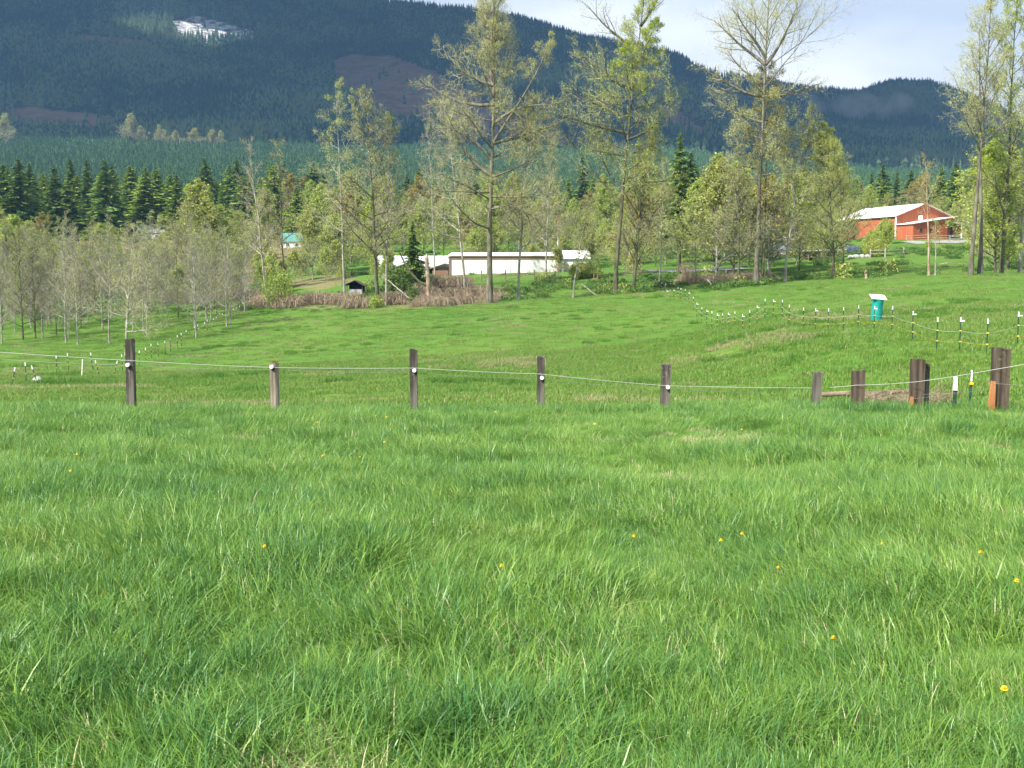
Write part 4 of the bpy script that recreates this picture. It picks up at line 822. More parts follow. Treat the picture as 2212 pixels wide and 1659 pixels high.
# ------------------------------------------------------------------ foreground fence
YF = 20.0
def zat(px, py, Y): return float(at(px, py, Y)[2])
def post(px0, px1, pyt, Y, m, label, shape='square', lean=0.0, seed=0, moss=False, ins=None, parts=None):
    pxc = (px0 + px1) / 2; x, y, z = gpt(pxc, Y); h = hgt(pxc, pyt, Y, z); w = (px1 - px0) / F * Y
    e = empty('fence_post', (x, y, z)); tag(e, label, 'fence post', 'old wooden posts of the near fence')
    r = random.Random(seed); g = MB(); n = 16 if shape == 'round' else 16; lv = 9; cj = [(r.random() - .5) * .05 for _ in range(n)]
    P = []
    for j in range(lv):
        s = j / (lv - 1); zz = -.3 + (h + .3) * s
        for i in range(n):
            a = i / n * 2 * math.pi + math.pi / 4 * 0
            if shape == 'round': rr = w / 2 * (1 + .05 * math.sin(i * 2.3 + seed))
            else:
                c, s_ = math.cos(a), math.sin(a); rr = w / 2 / max(abs(c), abs(s_)) * (.96 if abs(abs(c) - abs(s_)) < .3 else 1)
            rr *= 1 + cj[i] + (r.random() - .5) * .018
            top = (r.random() - .5) * .025 + (.010 * math.cos(a + seed)) if j == lv - 1 else 0
            P.append((math.cos(a) * rr + lean * zz, math.sin(a) * rr * .95, zz + top))
    q = [(j * n + i, j * n + (i + 1) % n, (j + 1) * n + (i + 1) % n, (j + 1) * n + i) for j in range(lv - 1) for i in range(n)]
    P.append((lean * h, 0, h + .002)); t = [((lv - 1) * n + i, (lv - 1) * n + (i + 1) % n, len(P) - 1) for i in range(n)]
    g.add(P, q, t); g.build('timber', m, e)
    if moss:
        g = MB(); rr = np.random.default_rng(seed + 5); k = 160; a = rr.random(k) * 6.28; q_ = w * .47 * np.sqrt(rr.random(k)); c = np.stack([np.cos(a) * q_, np.sin(a) * q_, h + .012 + .02 * rr.random(k)], -1)
        e1 = nrm(rr.normal(size=(k, 3))); e2 = nrm(np.cross(e1, rr.normal(size=(k, 3)))); V = np.stack([c + e1 * .014, c + e2 * .014, c - e1 * .014, c - e2 * .014], 1).reshape(-1, 3); g.add(V, np.arange(4 * k).reshape(k, 4)); g.build('moss', M_moss, e)
    if ins:
        dx = (ins[0] - pxc) / F * Y; zz = zat(ins[0], ins[1], Y) - z
        g = MB(); g.cyl((dx, -w / 2 - .05, zz), (dx, -w / 2 + .01, zz), .028, .034, 10); g.cyl((dx, -w / 2 - .065, zz), (dx, -w / 2 - .045, zz), .036, .030, 10); g.build('insulator', M_white, e)
        g = MB(); g.box((dx + .015, -w / 2 - .008, zz - .045), (.05, .02, .05)); g.build('insulator_shade', M_dark, e)  # dark box set lower right of the insulator, standing in for its shadow
    return e
post(276, 293, 733, YF, M_postw, 'tallest square dark post of the near fence, with a white insulator', seed=1, lean=.008, ins=(284, 787))
post(585, 604, 783, YF, M_postg, 'round greyed post with a mossy top, beside the tallest left post', 'round', seed=2, moss=True, ins=(592, 791))
post(887, 903, 754, YF, M_postw, 'grey square post at mid-fence with a round white insulator, crooked lower edge', seed=3, ins=(897, 799), lean=-.006)
post(1160, 1176, 770, YF, M_postw, 'narrow dark post with mossy flat top, standing between two other insulator posts', seed=4, ins=(1170, 815), lean=.0, moss=False)
post(1426, 1446, 787, YF, M_postw, 'short dark speckled post with white insulator, last before the wide gap', seed=5, ins=(1440, 835), lean=.012)
post(1751, 1768, 804, 19.6, M_postw, 'slanting weathered post tilting right beside the tall grass clump', seed=6, lean=.07)
post(1839, 1864, 801, 19.4, M_tie, 'short wide brown post between the slanting post and the double post', seed=7)
post(1966, 1992, 776, 19.2, M_tie, 'thick brown post doubled with a narrower timber, silver streak on its front', seed=8)
post(1987, 2003, 785, 19.35, M_postw, 'narrower timber pressed against the right side of the thick brown post', seed=9)
post(2141, 2172, 752, 18.2, M_tie, 'tallest and widest brown tie post near the right edge', seed=10)
def stake(px0, px1, pt, Y, label):
    x, y, z = gpt((px0 + px1) / 2, Y); h = hgt(px0, pt, Y, z); w = (px1 - px0) / F * Y; g = MB()
    V = [(-w * .5, 0, -.2), (w * .6, 0, -.2), (w * .6, .05, -.2), (-w * .5, .05, -.2), (w * .05, 0, h), (w * .6, 0, h * .98), (w * .6, .05, h * .98), (w * .05, .05, h)]
    g.add(V, [(0, 1, 5, 4), (1, 2, 6, 5), (2, 3, 7, 6), (3, 0, 4, 7), (4, 5, 6, 7), (3, 2, 1, 0)]); o = g.build('split_stake', M_orange); o.location = (x, y, z); tag(o, label, 'stake', 'orange split stakes')
stake(2131, 2147, 823, 18.05, 'orange split stake leaning on the left side of the widest post')
stake(1962, 1972, 857, 19.05, 'short orange split stake at the foot of the double post')
# rope and wires
def line(name, pts, r, m, label, cat, sag=0.0, sides=5):
    P = []
    for (a, b) in zip(pts[:-1], pts[1:]):
        a = np.array(a); b = np.array(b)
        for t in np.linspace(0, 1, 9)[:-1]: p = a + (b - a) * t; p[2] -= sag * 4 * t * (1 - t); P.append(p)
    P.append(np.array(pts[-1])); P = np.array(P); o_ = P[0].copy(); g = MB(); g.tubes(P - o_, np.full(len(P), r), sides); o = g.build(name, m); o.location = o_; return tag(o, label, cat)
def wp(px, py, Y): a = at(px, py, Y); return (float(a[0]), float(a[1]), float(a[2]))
rp_ = [(-90, 754), (284, 779), (594, 794), (895, 795), (1168, 808), (1436, 833), (1758, 838)]
line('fence_rope', [wp(px, py, YF - .1) for px, py in rp_] + [wp(1850, 832, 19.28), wp(1978, 825, 19.0), wp(2155, 797, 18.05), wp(2290, 770, 17.5)], .0040, M_rope, 'white electric fence rope strung along the near wooden posts', 'fence rope', .01)
line('fence_wire', [wp(px, py, YF + .09) for px, py in [(-90, 768), (284, 789), (594, 798), (895, 803), (1168, 818), (1436, 838), (1758, 850), (1850, 848)]] + [wp(1978, 852, 19.2), wp(2155, 838, 18.2)], .0022, M_wire, 'thin lower steel wire just below the white rope', 'fence wire', .03)
line('fence_wire', [wp(1972, 861, 19.0), wp(2062, 848, 18.9), wp(2145, 828, 18.05), wp(2290, 834, 17.6)], .0024, M_wire, 'thin steel wire between the double post and the widest post', 'fence wire', .012)
def tpost(px, pyt, Y, hh=None, r=.022, cap=.13, label='', group=None, lean=0, ell=False, clips=(.62, .30), capw=.03, m=M_steel):
    x, y, z = gpt(px, Y); h = hh or hgt(px, pyt, Y, z); e = empty('steel_post', (x, y, z)); tag(e, label, 'fence post', group); e.rotation_euler = (0, lean, 0)
    g = MB(); g.box((0, 0, h / 2 - .1), (r * 2.2, .008, h + .2)); g.box((0, r * .7, h / 2 - .1), (.008, r * 1.2, h + .2)); g.box((0, -.004 - .002, h * .45), (r, .004, h * .5)); g.build('shaft', m, e)
    g = MB(); g.box((0, 0, h - cap * .35), (capw, capw * .9, cap), taper=.85)
    if ell: g.box((.075, 0, h - cap * .35 - cap * .3), (.13, capw * .8, capw * 1.0))
    g.build('cap', M_white, e)
    for c in clips: g = MB(); g.box((0.0, -r * .8, h * c), (.045, .03, .045)); g.box((.02, -r * .8 - .02, h * c), (.02, .02, .03)); g.build('insulator', M_yel, e)
    return e
tpost(2061, 818, 18.8, label='steel post with a long white sleeve left of the widest wooden post', r=.03, cap=.24, capw=.062, clips=())
tpost(2093, 803, 19.3, label='thin green steel post with narrow white top, between the sleeved one and widest post', r=.02, cap=.2, capw=.03, clips=(.72,), lean=.03)
# far right-hand electric fence
rt = [(1414.9, 602.7, 150, 1), (1429.3, 610.6, 142, 0), (1435.8, 615.9, 138, 1), (1438, 613, 136, 0), (1441, 627, 130, 1), (1447, 626.5, 126, 0), (1455.4, 625.6, 122, 1), (1464.2, 620.6, 118, 0), (1470.3, 622.4, 114, 1), (1479.8, 625, 110, 0), (1488, 631.4, 105, 1), (1497.4, 641.8, 100, 0), (1505, 654.3, 97, 1), (1515.6, 664.3, 94, 0), (1526.3, 669.2, 91, 1), (1537.2, 673, 88.5, 0), (1549, 677.5, 86, 1), (1560.5, 678, 84, 0), (1572.8, 682.4, 82, 1), (1586.9, 683.3, 80, 0), (1603.6, 679.8, 78, 1), (1618.7, 670.5, 76, 0), (1634.8, 660.3, 74.5, 1), (1651.8, 646.2, 73, 0), (1670, 647.6, 71, 1), (1689.3, 648.5, 69, 0), (1704, 659, 67, 0), (1734.6, 665.2, 65, 0), (1760.7, 667, 63, 1), (1788.5, 667, 61, 0), (1821, 664.8, 59, 0), (1853.4, 660.5, 57.5, 0), (1887.9, 662.2, 56, 1), (1926.4, 662.2, 53, 0), (1970.5, 673.2, 48, 1), (2023, 686.6, 45, 0), (2072.6, 686.6, 42.5, 1), (2131, 690, 40.5, 0), (2197.4, 675, 38.5, 1)]
def fitY(px, pyt, Y0, h=1.2, w=.12):
    Ys = np.linspace(Y0 * (1 - w), Y0 * (1 + w), 81); xs = (px - CX) / F * Ys; zs = H(xs, Ys); _, py = proj(xs, Ys, zs + h); sc_ = np.abs(py - pyt) + 60 * np.abs(Ys / Y0 - 1) ; return float(Ys[int(np.argmin(sc_))])
rtp = []
for i, (px, pyt, Y0, L_) in enumerate(rt):
    Y = fitY(px, pyt, Y0); x, y, z = gpt(px, Y); h = min(max(hgt(px, pyt, Y, z), .9), 1.6); k = len(rt) - 1 - i
    tpost(px, pyt, Y, h, label='green steel post with %s, %s from the right along the pasture fence' % ('a white flag-like top' if L_ else 'a plain white cap', ordw(k)), group='steel posts of the right pasture fence', ell=bool(L_), r=.021, cap=.17, capw=.042)
    rtp.append((x, y, z, h))
line('fence_tape', [(x, y - .03, z + h * .62) for x, y, z, h in rtp] + [(rtp[-1][0] + 6, rtp[-1][1] - 2.5, rtp[-1][2] + .9)], .0050, M_rope, 'pale yellow-white upper line on the right pasture fence', 'fence rope', .04)
line('fence_tape', [(x, y - .03, z + h * .30) for x, y, z, h in rtp[18:]] + [(rtp[-1][0] + 6, rtp[-1][1] - 2.5, rtp[-1][2] + .5)], .0022, M_yel, 'yellow lower line on the right pasture fence', 'fence rope', .03)
# far left electric fence
lt = [(130, 795, 985, 98, 60), (213, 755, 955, 216, 62), (263, 775, 900, 315, 66), (465, 700, 880, 465, 68), (557, 680, 835, 561, 72), (680, 730, 845, 668, 74), (746, 675, 830, 760, 76), (783, 735, 835, 812, 78), (965, 738, 835, 930, 80), (1000, 688, 795, 1002, 82), (1143, 657, 770, 1137, 86), (1193, 635, 720, 1196, 90), (1238, 603, 700, 1240, 94), (1294, 592, 683, 1297, 98), (1350, 577, 655, 1353, 102), (1394, 558, 640, 1398, 106), (1453, 532, 610, 1453, 111), (1485, 515, 588, 1487, 116), (1525, 490, 560, 1527, 121), (1595, 458, 525, 1595, 127), (1619, 445, 505, 1619, 131), (1676, 423, 475, 1676, 136), (1697, 405, 462, 1697, 139), (1720, 408, 460, 1720, 142), (1749, 390, 445, 1749, 145), (1770, 378, 430, 1770, 148), (1800, 350, 405, 1800, 152), (1820, 365, 410, 1820, 155), (1910, 315, 365, 1910, 160), (1935, 303, 350, 1935, 164), (1960, 290, 338, 1960, 168), (1985, 258, 305, 1985, 172), (2012, 255, 300, 2012, 176), (2040, 222, 275, 2040, 180), (2055, 213, 265, 2055, 184)]
lp_ = []
for i, (tx, ty, by, bx, Y0) in enumerate(lt):
    px, pyt = bx * .26407, 584.2 + ty * .26407; Y = fitY(px, pyt, Y0, 1.15, .16); x, y, z = gpt(px, Y); h = min(max(hgt(px, pyt, Y, z), .95), 1.5)
    le = math.atan2((tx - bx) * .26407 / F * Y, h)
    st = 'leaning right' if le > .12 and i < 10 else 'leaning left' if le < -.12 and i < 10 else 'upright'
    tpost(px, pyt, Y, h, label='white-topped steel post %s, %s from the left along the left pasture fence' % (st, ordw(i)), group='steel posts of the left pasture fence', r=.024, cap=.20, capw=.05, lean=le, clips=(.45,) if i in (0, 1, 5) else (.62, .32), m=M_white if i == 5 else M_steel)
    lp_.append((x, y, z, h))
line('fence_wire', [(x, y - .03, z + h * .6) for x, y, z, h in lp_[3:]], .004, M_wire, 'thin wire along the left pasture fence', 'fence wire', .03)
x, y, z = gpt(80, 62)
def rock(name, label, loc, d, mt, seed, cat='rock'):
    r = np.random.default_rng(seed); import bmesh
    bm = bmesh.new(); bmesh.ops.create_icosphere(bm, subdivisions=3, radius=.5)
    for v in bm.verts:
        k = 1 + .3 * (vnoise(v.co.x * 3 + seed, v.co.y * 3 + v.co.z * 2, seed)) ; v.co = Vector((v.co.x * d[0], v.co.y * d[1], max(v.co.z, -.3) * d[2])) * float(k)
    me = bpy.data.meshes.new(name); bm.to_mesh(me); bm.free(); me.materials.append(mt); o = bpy.data.objects.new(name, me); C.objects.link(o); o.location = loc; return tag(o, label, cat)
rock('rock', 'pale grey rock at the foot of the leaning left-fence posts', (x, y, z + .05), (.6, .5, .4), M_rock, 3)

# roll of teal mesh under a white board
x, y, z = gpt(1894, 62.5); e = empty('mineral_feeder', (x, y, z)); tag(e, 'teal ribbed cylinder under a tilted white board behind the right fence', 'feeder')
h = hgt(1894, 645, 62.5, z); g = MB(); k = 60; s = np.linspace(0, 1, k); rr = .31 + .012 * np.sin(s * 2 * math.pi * 20); P = np.stack([.06 * (s - .5), 0 * s, s * h], -1); g.tubes(P, rr, 20, 0, True); g.build('cylinder', M_teal, e)
g = MB(); g.box((.02, -.05, h + .09), (.86, .62, .03), tilt=(.42, .08)); g.build('lid', M_board, e)
g = MB(); g.cyl((0.03, .0, h - .05), (0.03, .0, h + .08), .05, .05, 8); g.build('neck', M_dark, e)

# weathered log and twigs behind the short posts
def logobj(name, label, p0, p1, r0, mt, seed, cat='log', group=None):
    r = np.random.default_rng(seed); p0 = np.array(p0); p1 = np.array(p1); s = np.linspace(0, 1, 9)[:, None]; P = (p1 - p0) * s + (r.random((9, 3)) - .5) * r0 * .7; g = MB(); g.tubes(P, r0 * (1 - .3 * s[:, 0]) * (1 + (r.random(9) - .5) * .2), 9, 0, True); o = g.build(name, mt); o.location = p0; return tag(o, label, cat, group)
a = wp(1775, 851, 22.5); b = wp(1975, 848, 22.5); logobj('log', 'long grey weathered log lying behind the short brown posts', a, b, .055, M_raild, 1)
SBt = canes(99, 110, .42, .17, .0035, (.2, .8)); V0 = SBt.v[0]; V0[:, 0] *= 2.2
o = SBt.build('brush_pile', M_brown); a = wp(1935, 862, 22); o.location = (a[0], a[1], a[2] - .05); tag(o, 'heap of dry tan twigs on the log left of the double post', 'brush pile')
o = canes(98, 40, .3, .5, .0045, (.0, .4)).build('bramble', M_brown); a = gpt(2030, 20.4); o.location = a; tag(o, 'sparse red-brown bramble right of the double post', 'bramble')

# ------------------------------------------------------------------ buildings
def part(e, name, m, f):
    g = MB(); f(g); return g.build(name, m, e)
# red barn
bx, by, bz = gpt(1934, 226); bz -= .1
e = empty('barn', (bx, by, bz), R_(21)); tag(e, 'red barn with white metal roof on the rise at right', 'barn')
WD, LN, EH, PH = 14.2, 18.5, 4.75, 7.3
part(e, 'wall', M_red, lambda g: g.poly_prism([(0, 0, -1), (WD, 0, -1), (WD, 0, EH), (WD / 2, 0, PH), (0, 0, EH)], (0, LN, 0)))
def roofs(g, x0, xp, x1, ze, zp, zr, y0, y1, t=.14):
    g.poly_prism([(x0 - .35, y0, ze - .1), (xp, y0, zp + .02), (xp, y0, zp + .02 + t), (x0 - .35, y0, ze - .1 + t)], (0, y1 - y0, 0))
    g.poly_prism([(xp + .003, y0, zp + .02), (x1 + .35, y0, zr - .1), (x1 + .35, y0, zr - .1 + t), (xp + .003, y0, zp + .02 + t)], (0, y1 - y0, 0))
part(e, 'roof', M_roofw, lambda g: roofs(g, 0, WD / 2, WD, EH + .05, PH + .05, EH + .05, -.45, LN + .4))
part(e, 'rake_trim', M_red, lambda g: roofs(g, 0, WD / 2, WD, EH - .10, PH - .10, EH - .10, -.50, -.452, .17))
part(e, 'corner_trim', M_board, lambda g: g.box((-.02, -.02, EH / 2 - .2), (.22, .22, EH + .3)))
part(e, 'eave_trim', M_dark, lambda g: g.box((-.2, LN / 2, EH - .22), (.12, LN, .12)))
# porch wing
AY = -5.0; AW = 12.9; XO0, XO1 = 8.7, 12.4
def wing(g):
    g.poly_prism([(.15, AY, -1), (XO0, AY, -1), (XO0, AY, 4.05), (.15, AY, 3.05)], (0, .2, 0))
    g.poly_prism([(XO0, AY + .002, 3.5), (XO1, AY + .002, 3.5), (XO1, AY + .002, 3.9), (10.6, AY + .002, 4.45), (XO0, AY + .002, 4.05)], (0, .2, 0))
    g.poly_prism([(.15, AY + .2, -1), (.15, -.003, -1), (.15, -.003, 3.05), (.15, AY + .2, 3.05)], (.2, 0, 0))
w_ = part(e, 'wing_wall', M_red, wing)
part(e, 'wing_roof', M_roofw, lambda g: (g.poly_prism([(-.2, AY - .35, 2.95), (10.6, AY - .35, 4.50), (10.6, AY - .35, 4.62), (-.2, AY - .35, 3.07)], (0, 5.3, 0)), g.poly_prism([(10.603, AY - .35, 4.50), (13.1, AY - .35, 3.75), (13.1, AY - .35, 3.87), (10.603, AY - .35, 4.62)], (0, 5.3, 0))))
part(e, 'wing_rake', M_red, lambda g: (g.poly_prism([(8.6, AY - .40, 4.0), (10.6, AY - .40, 4.3), (10.6, AY - .40, 4.58), (8.6, AY - .40, 4.28)], (0, .045, 0)), g.poly_prism([(10.603, AY - .40, 4.3), (13.1, AY - .40, 3.55), (13.1, AY - .40, 3.83), (10.603, AY - .40, 4.58)], (0, .045, 0))))
part(e, 'inner_wall', M_inner, lambda g: g.box(((XO0 + XO1) / 2 + .1, AY + 3.4, 1.3), (XO1 - XO0 + .2, .15, 5)))
part(e, 'porch_post', M_board, lambda g: g.box((XO1 + .1, AY + .08, 1.4), (.22, .22, 4.6)))
for wx in (9.55, 10.85): part(e, 'inner_window', M_glass, lambda g: g.box((wx, AY + 3.3, 1.15), (.85, .08, 1.3)))
part(e, 'door', M_redl, lambda g: g.box((12.0, AY + 3.3, .9), (.7, .08, 2.4)))
for wx in (2.0, 4.4):
    f = part(e, 'window', M_brownt, lambda g: g.box((wx, AY - .03, 1.85), (.8, .08, .75))); part(f, 'pane', M_glass, lambda g: g.box((wx, AY - .075, 1.85), (.6, .03, .55)))
part(e, 'skylight_panel', M_roofw, lambda g: g.box((6.2, -.06, 4.55), (1.1, .08, .9)))
for q_ in ((9.9, 4.35, AY - .45), (12.0, 4.55, -.55)): part(e, 'barn_lamp', M_white, lambda g: g.cyl((q_[0], q_[2], q_[1]), (q_[0], q_[2] - .12, q_[1] - .1), .14, .18, 8))
part(e, 'side_wing_wall', M_red, lambda g: g.box((16.2, AY + 5.5, .7), (6.2, 4, 4.2)))
part(e, 'side_wing_roof', M_roofw, lambda g: g.poly_prism([(13.15, AY + 3, 3.55), (21.0, AY + 3, 2.45), (21.0, AY + 3, 2.57), (13.15, AY + 3, 3.67)], (0, 6, 0)))
def railfence(name, label, pts, n, h=1.3, rails=(.45, .85, 1.2), m=M_rail, pr=.07, dia=False):
    """pts: list of (px, Y)"""
    P = [np.array(gpt(px, Y)) for px, Y in pts]; seg = []; e = empty(name, tuple(P[0])); tag(e, label, 'fence', None); o_ = P[0]; L = []
    for a, b in zip(P[:-1], P[1:]):
        for k in range(n): L.append(a + (b - a) * k / n)
    L.append(P[-1]); L = [np.array([p[0], p[1], float(H(p[0], p[1]))]) - o_ for p in L]
    for p in L: g = MB(); g.cyl((p[0], p[1], p[2] - .3), (p[0], p[1], p[2] + h), pr, pr * .9, 7); g.build('post', m, e)
    for a, b in zip(L[:-1], L[1:]):
        for r_ in rails: g = MB(); g.cyl((a[0], a[1] - pr, a[2] + r_), (b[0], b[1] - pr, b[2] + r_ + .03), .05, .05, 6); g.build('rail', m, e)
        if dia: g = MB(); g.cyl((a[0], a[1] - pr * 2, a[2] + .1), (b[0], b[1] - pr * 2, b[2] + h * .75), .05, .05, 6); g.build('brace', m, e)
    return e
railfence('corral_fence', 'grey wooden corral rails in front of the red barn', [(1958, 214), (2050, 212)], 2, 1.5, (.5, .95, 1.4))
railfence('corral_gate', 'pale pipe gate right of the barn corral rails', [(2052, 212), (2090, 213)], 2, 1.5, (.4, .8, 1.2, 1.45), M_roofg, .05)
railfence('rail_fence', 'weathered rail fence on the bank below the barn', [(1880, 178), (1912, 176), (1952, 178)], 1, 1.6, (.75, 1.25), M_rail, .14)
railfence('rail_fence', 'dark rail fence with a braced corner in front of the white building', [(1040, 167), (1092, 166), (1154, 165), (1199, 164)], 1, 1.7, (1.0,), M_raild, .11, True)
railfence('rail_fence', 'low brown rail fence between the small crooked tree and the road', [(1283, 166), (1350, 168), (1420, 170)], 2, .9, (.7,), M_raild, .10)
for i, (px, Y, h_, lab) in enumerate([(773, 138, 1.7, 'dark leaning stub post in the brambles below the small shelter'), (868, 140, 1.5, 'dark stub post in brambles beside the holly bush'), (1475, 163, 1.3, 'brown gate post at the left end of the road verge'), (1568, 162, 1.0, 'short brown post on the verge in front of the road'), (1658, 165, 1.2, 'brown post on the verge right of the fan-topped cottonwood'), (1290, 160, 1.2, 'thin brown post at the road fence start')]):
    x, y, z = gpt(px, Y); g = MB(); g.tubes([[0, 0, -.3], [.02, 0, h_ * .5], [.05, 0, h_]], [.13, .12, .10], 7, 0, True); o = g.build('wooden_post', M_raild); o.location = (x, y, z); tag(o, lab, 'post')
# white long building
bx, by, bz = gpt(972, 181); bz -= .35; e = empty('long_building', (bx, by, bz), R_(-1)); tag(e, 'long white building with brown trim behind the tallest cottonwood', 'building')
Lb = (1205 - 972) / F * 181
part(e, 'wall', M_siding, lambda g: g.box((Lb / 2, 4, 1.35), (Lb, 8, 4.3)))
part(e, 'fascia', M_brownt, lambda g: g.box((Lb / 2, -.08, 3.32), (Lb + .5, .12, .42)))
part(e, 'roof', M_roofw, lambda g: g.poly_prism([(-.3, -.35, 3.56), (-.3, 8.4, 4.2), (-.3, 8.4, 4.35), (-.3, -.35, 3.71)], (Lb + .6, 0, 0)))
for wx in (-.04, Lb + .04): part(e, 'corner_trim', M_brownt, lambda g: g.box((wx, -.02, 1.4), (.28, .3, 3.8)))
part(e, 'door', M_board, lambda g: g.box((8.8, -.05, .95), (2.2, .08, 2.1)))
part(e, 'ladder_panel', M_siding, lambda g: g.box((Lb + .55, .4, 1.9), (.5, .3, 3.2)))
# grey-roofed wing to the left
bx, by, bz = gpt(815, 184); bz -= .3; e = empty('outbuilding', (bx, by, bz), 0); tag(e, 'low outbuilding with long weathered white-grey metal roof, left of the white building', 'building')
Lb = (968 - 815) / F * 184
part(e, 'wall', M_cream, lambda g: g.box((Lb / 2, 3.5, 1.0), (Lb - .4, 6, 3.4)))
part(e, 'roof', mat('weathered_roof', (.36, .37, .38), col2=(.66, .67, .68), scale=1.2, rough=.5), lambda g: g.poly_prism([(-.3, -.3, 2.6), (-.3, 4.2, 4.35), (-.3, 8.0, 2.9), (-.3, 8.0, 2.75), (-.3, 4.2, 4.2), (-.3, -.3, 2.45)], (Lb + .5, 0, 0)))
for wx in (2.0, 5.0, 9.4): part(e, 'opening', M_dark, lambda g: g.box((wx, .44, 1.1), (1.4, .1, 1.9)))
part(e, 'lean_to_roof', M_cream, lambda g: g.poly_prism([(8.6, -1.8, 2.0), (12.2, -1.8, 3.2), (12.2, -1.8, 3.32), (8.6, -1.8, 2.12)], (0, 2.2, 0)))
part(e, 'lean_to_wall', M_brownt, lambda g: g.box((10.6, -1.2, .8), (2.6, 1.2, 2.0)))
# small sheds
def shed(name, label, px, Y, w, d, hw, hp, mw, mr, ridge='x', rz=0, over=.3, opening=None, cat='shed', windows=0, dz=-.2):
    bx, by, bz = gpt(px, Y); e = empty(name, (bx, by, bz + dz), R_(rz)); tag(e, label, cat)
    if ridge == 'x':
        part(e, 'wall', mw, lambda g: g.poly_prism([(0, 0, -.6), (0, d, -.6), (0, d, hw), (0, d / 2, hp - .05), (0, 0, hw)], (w, 0, 0)))
        part(e, 'roof', mr, lambda g: g.poly_prism([(-over, -over, hw - .05), (-over, d / 2, hp), (-over, d + over, hw - .05), (-over, d + over, hw + .08), (-over, d / 2, hp + .13), (-over, -over, hw + .08)], (w + 2 * over, 0, 0)))
    else:
        part(e, 'wall', mw, lambda g: g.poly_prism([(0, 0, -.6), (w, 0, -.6), (w, 0, hw), (w / 2, 0, hp - .05), (0, 0, hw)], (0, d, 0)))
        part(e, 'roof', mr, lambda g: g.poly_prism([(-over, -over, hw - .05), (w / 2, -over, hp), (w + over, -over, hw - .05), (w + over, -over, hw + .08), (w / 2, -over, hp + .13), (-over, -over, hw + .08)], (0, d + 2 * over, 0)))
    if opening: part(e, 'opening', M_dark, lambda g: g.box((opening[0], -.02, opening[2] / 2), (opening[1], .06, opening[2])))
    for k in range(windows): f = part(e, 'window', M_board, lambda g: g.box((w * (k + .8) / (windows + .6), -.03, hw * .55), (1.1, .07, 1.0))); part(f, 'pane', M_glass, lambda g: g.box((w * (k + .8) / (windows + .6), -.075, hw * .55), (.85, .03, .8)))
    return e
shed('shed', 'white shed with pale blue-grey roof seen right of the fan-topped cottonwood', 1668, 205, 3.0, 4, 1.5, 2.7, M_siding, M_roofblue, opening=(1.0, .8, 1.2))
shed('garden_shed', 'white-roofed shed at the right end of the long white building', 1212, 186, 4.6, 4, 2.2, 3.5, M_siding, M_roofw, ridge='x')
shed('green_roof_house', 'pale cabin with teal-green roof behind the two dead trees', 606, 300, 6.4, 6, 1.8, 4.2, M_siding, M_roofgreen, cat='house', windows=2)
shed('gable_house', 'pale gable-fronted house beyond the left grove', 278, 330, 4.0, 8, 2.6, 4.4, M_siding, M_roofg, ridge='y', cat='house', windows=1)
shed('house_wing', 'long low grey-roofed house wing joined behind the pale gable front', 306, 333, 6.6, 6, 2.2, 4.2, M_cream, M_roofg, cat='house', windows=2)
shed('long_shed', 'long white-roofed shed beyond the left grove', 147, 335, 6.8, 6, 1.3, 2.6, M_cream, M_roofw, rz=-18)
shed('low_shed', 'low pale-roofed shed at far left beyond the grove', 65, 330, 5.2, 4, 1.0, 1.8, M_cream, M_roofw)
shed('white_house', 'tall narrow white house glimpsed behind the leaning dead tree', 537, 370, 3.6, 6, 4.0, 5.8, M_siding, M_roofw, ridge='y', cat='house', windows=1, dz=1.2)
shed('small_white_shed', 'small white shed half hidden right of the round-crowned tree', 466, 320, 2.4, 3, 1.4, 2.0, M_siding, M_roofw)
shed('pump_house', 'tiny white hut just left of the leaning dead tree', 513, 320, 2.1, 2.5, 1.7, 2.3, M_siding, M_roofg)
# open shelter right
bx, by, bz = gpt(1742, 184); e = empty('open_shelter', (bx, by, bz)); tag(e, 'open shelter with low flat white roof right of the pale blue shed', 'shelter')
part(e, 'roof', M_roofw, lambda g: g.poly_prism([(0, 0, 1.75), (6.6, 0, 1.95), (6.6, 0, 2.1), (0, 0, 1.85)], (0, 4.5, 0)))
for p_ in ((.4, .4), (3.3, .4), (6.3, .4), (6.3, 4.1)): part(e, 'post', M_rail, lambda g: g.box((p_[0], p_[1], .9), (.14, .14, 2.0)))
part(e, 'back_wall', M_raild, lambda g: g.box((3.3, 4.2, .8), (6.2, .1, 2.0)))
o = rock('tarp_heap', 'dark blue-grey tarp-covered heap above the open shelter roof', gpt(1836, 196), (4.2, 2.6, 2.0), M_tarp, 8, 'tarp'); o.location.z += .4
for i, (px, dx) in enumerate([(1838, 1.1), (1850, 1.4), (1863, 1.0), (1874, .9)]):
    x, y, z = gpt(px, 181); rock('rock', 'pale rubble chunk, %s from the left by the rail fence end' % ordw(i), (x, y, z + .15), (dx, .9, .8), M_rock, 20 + i)
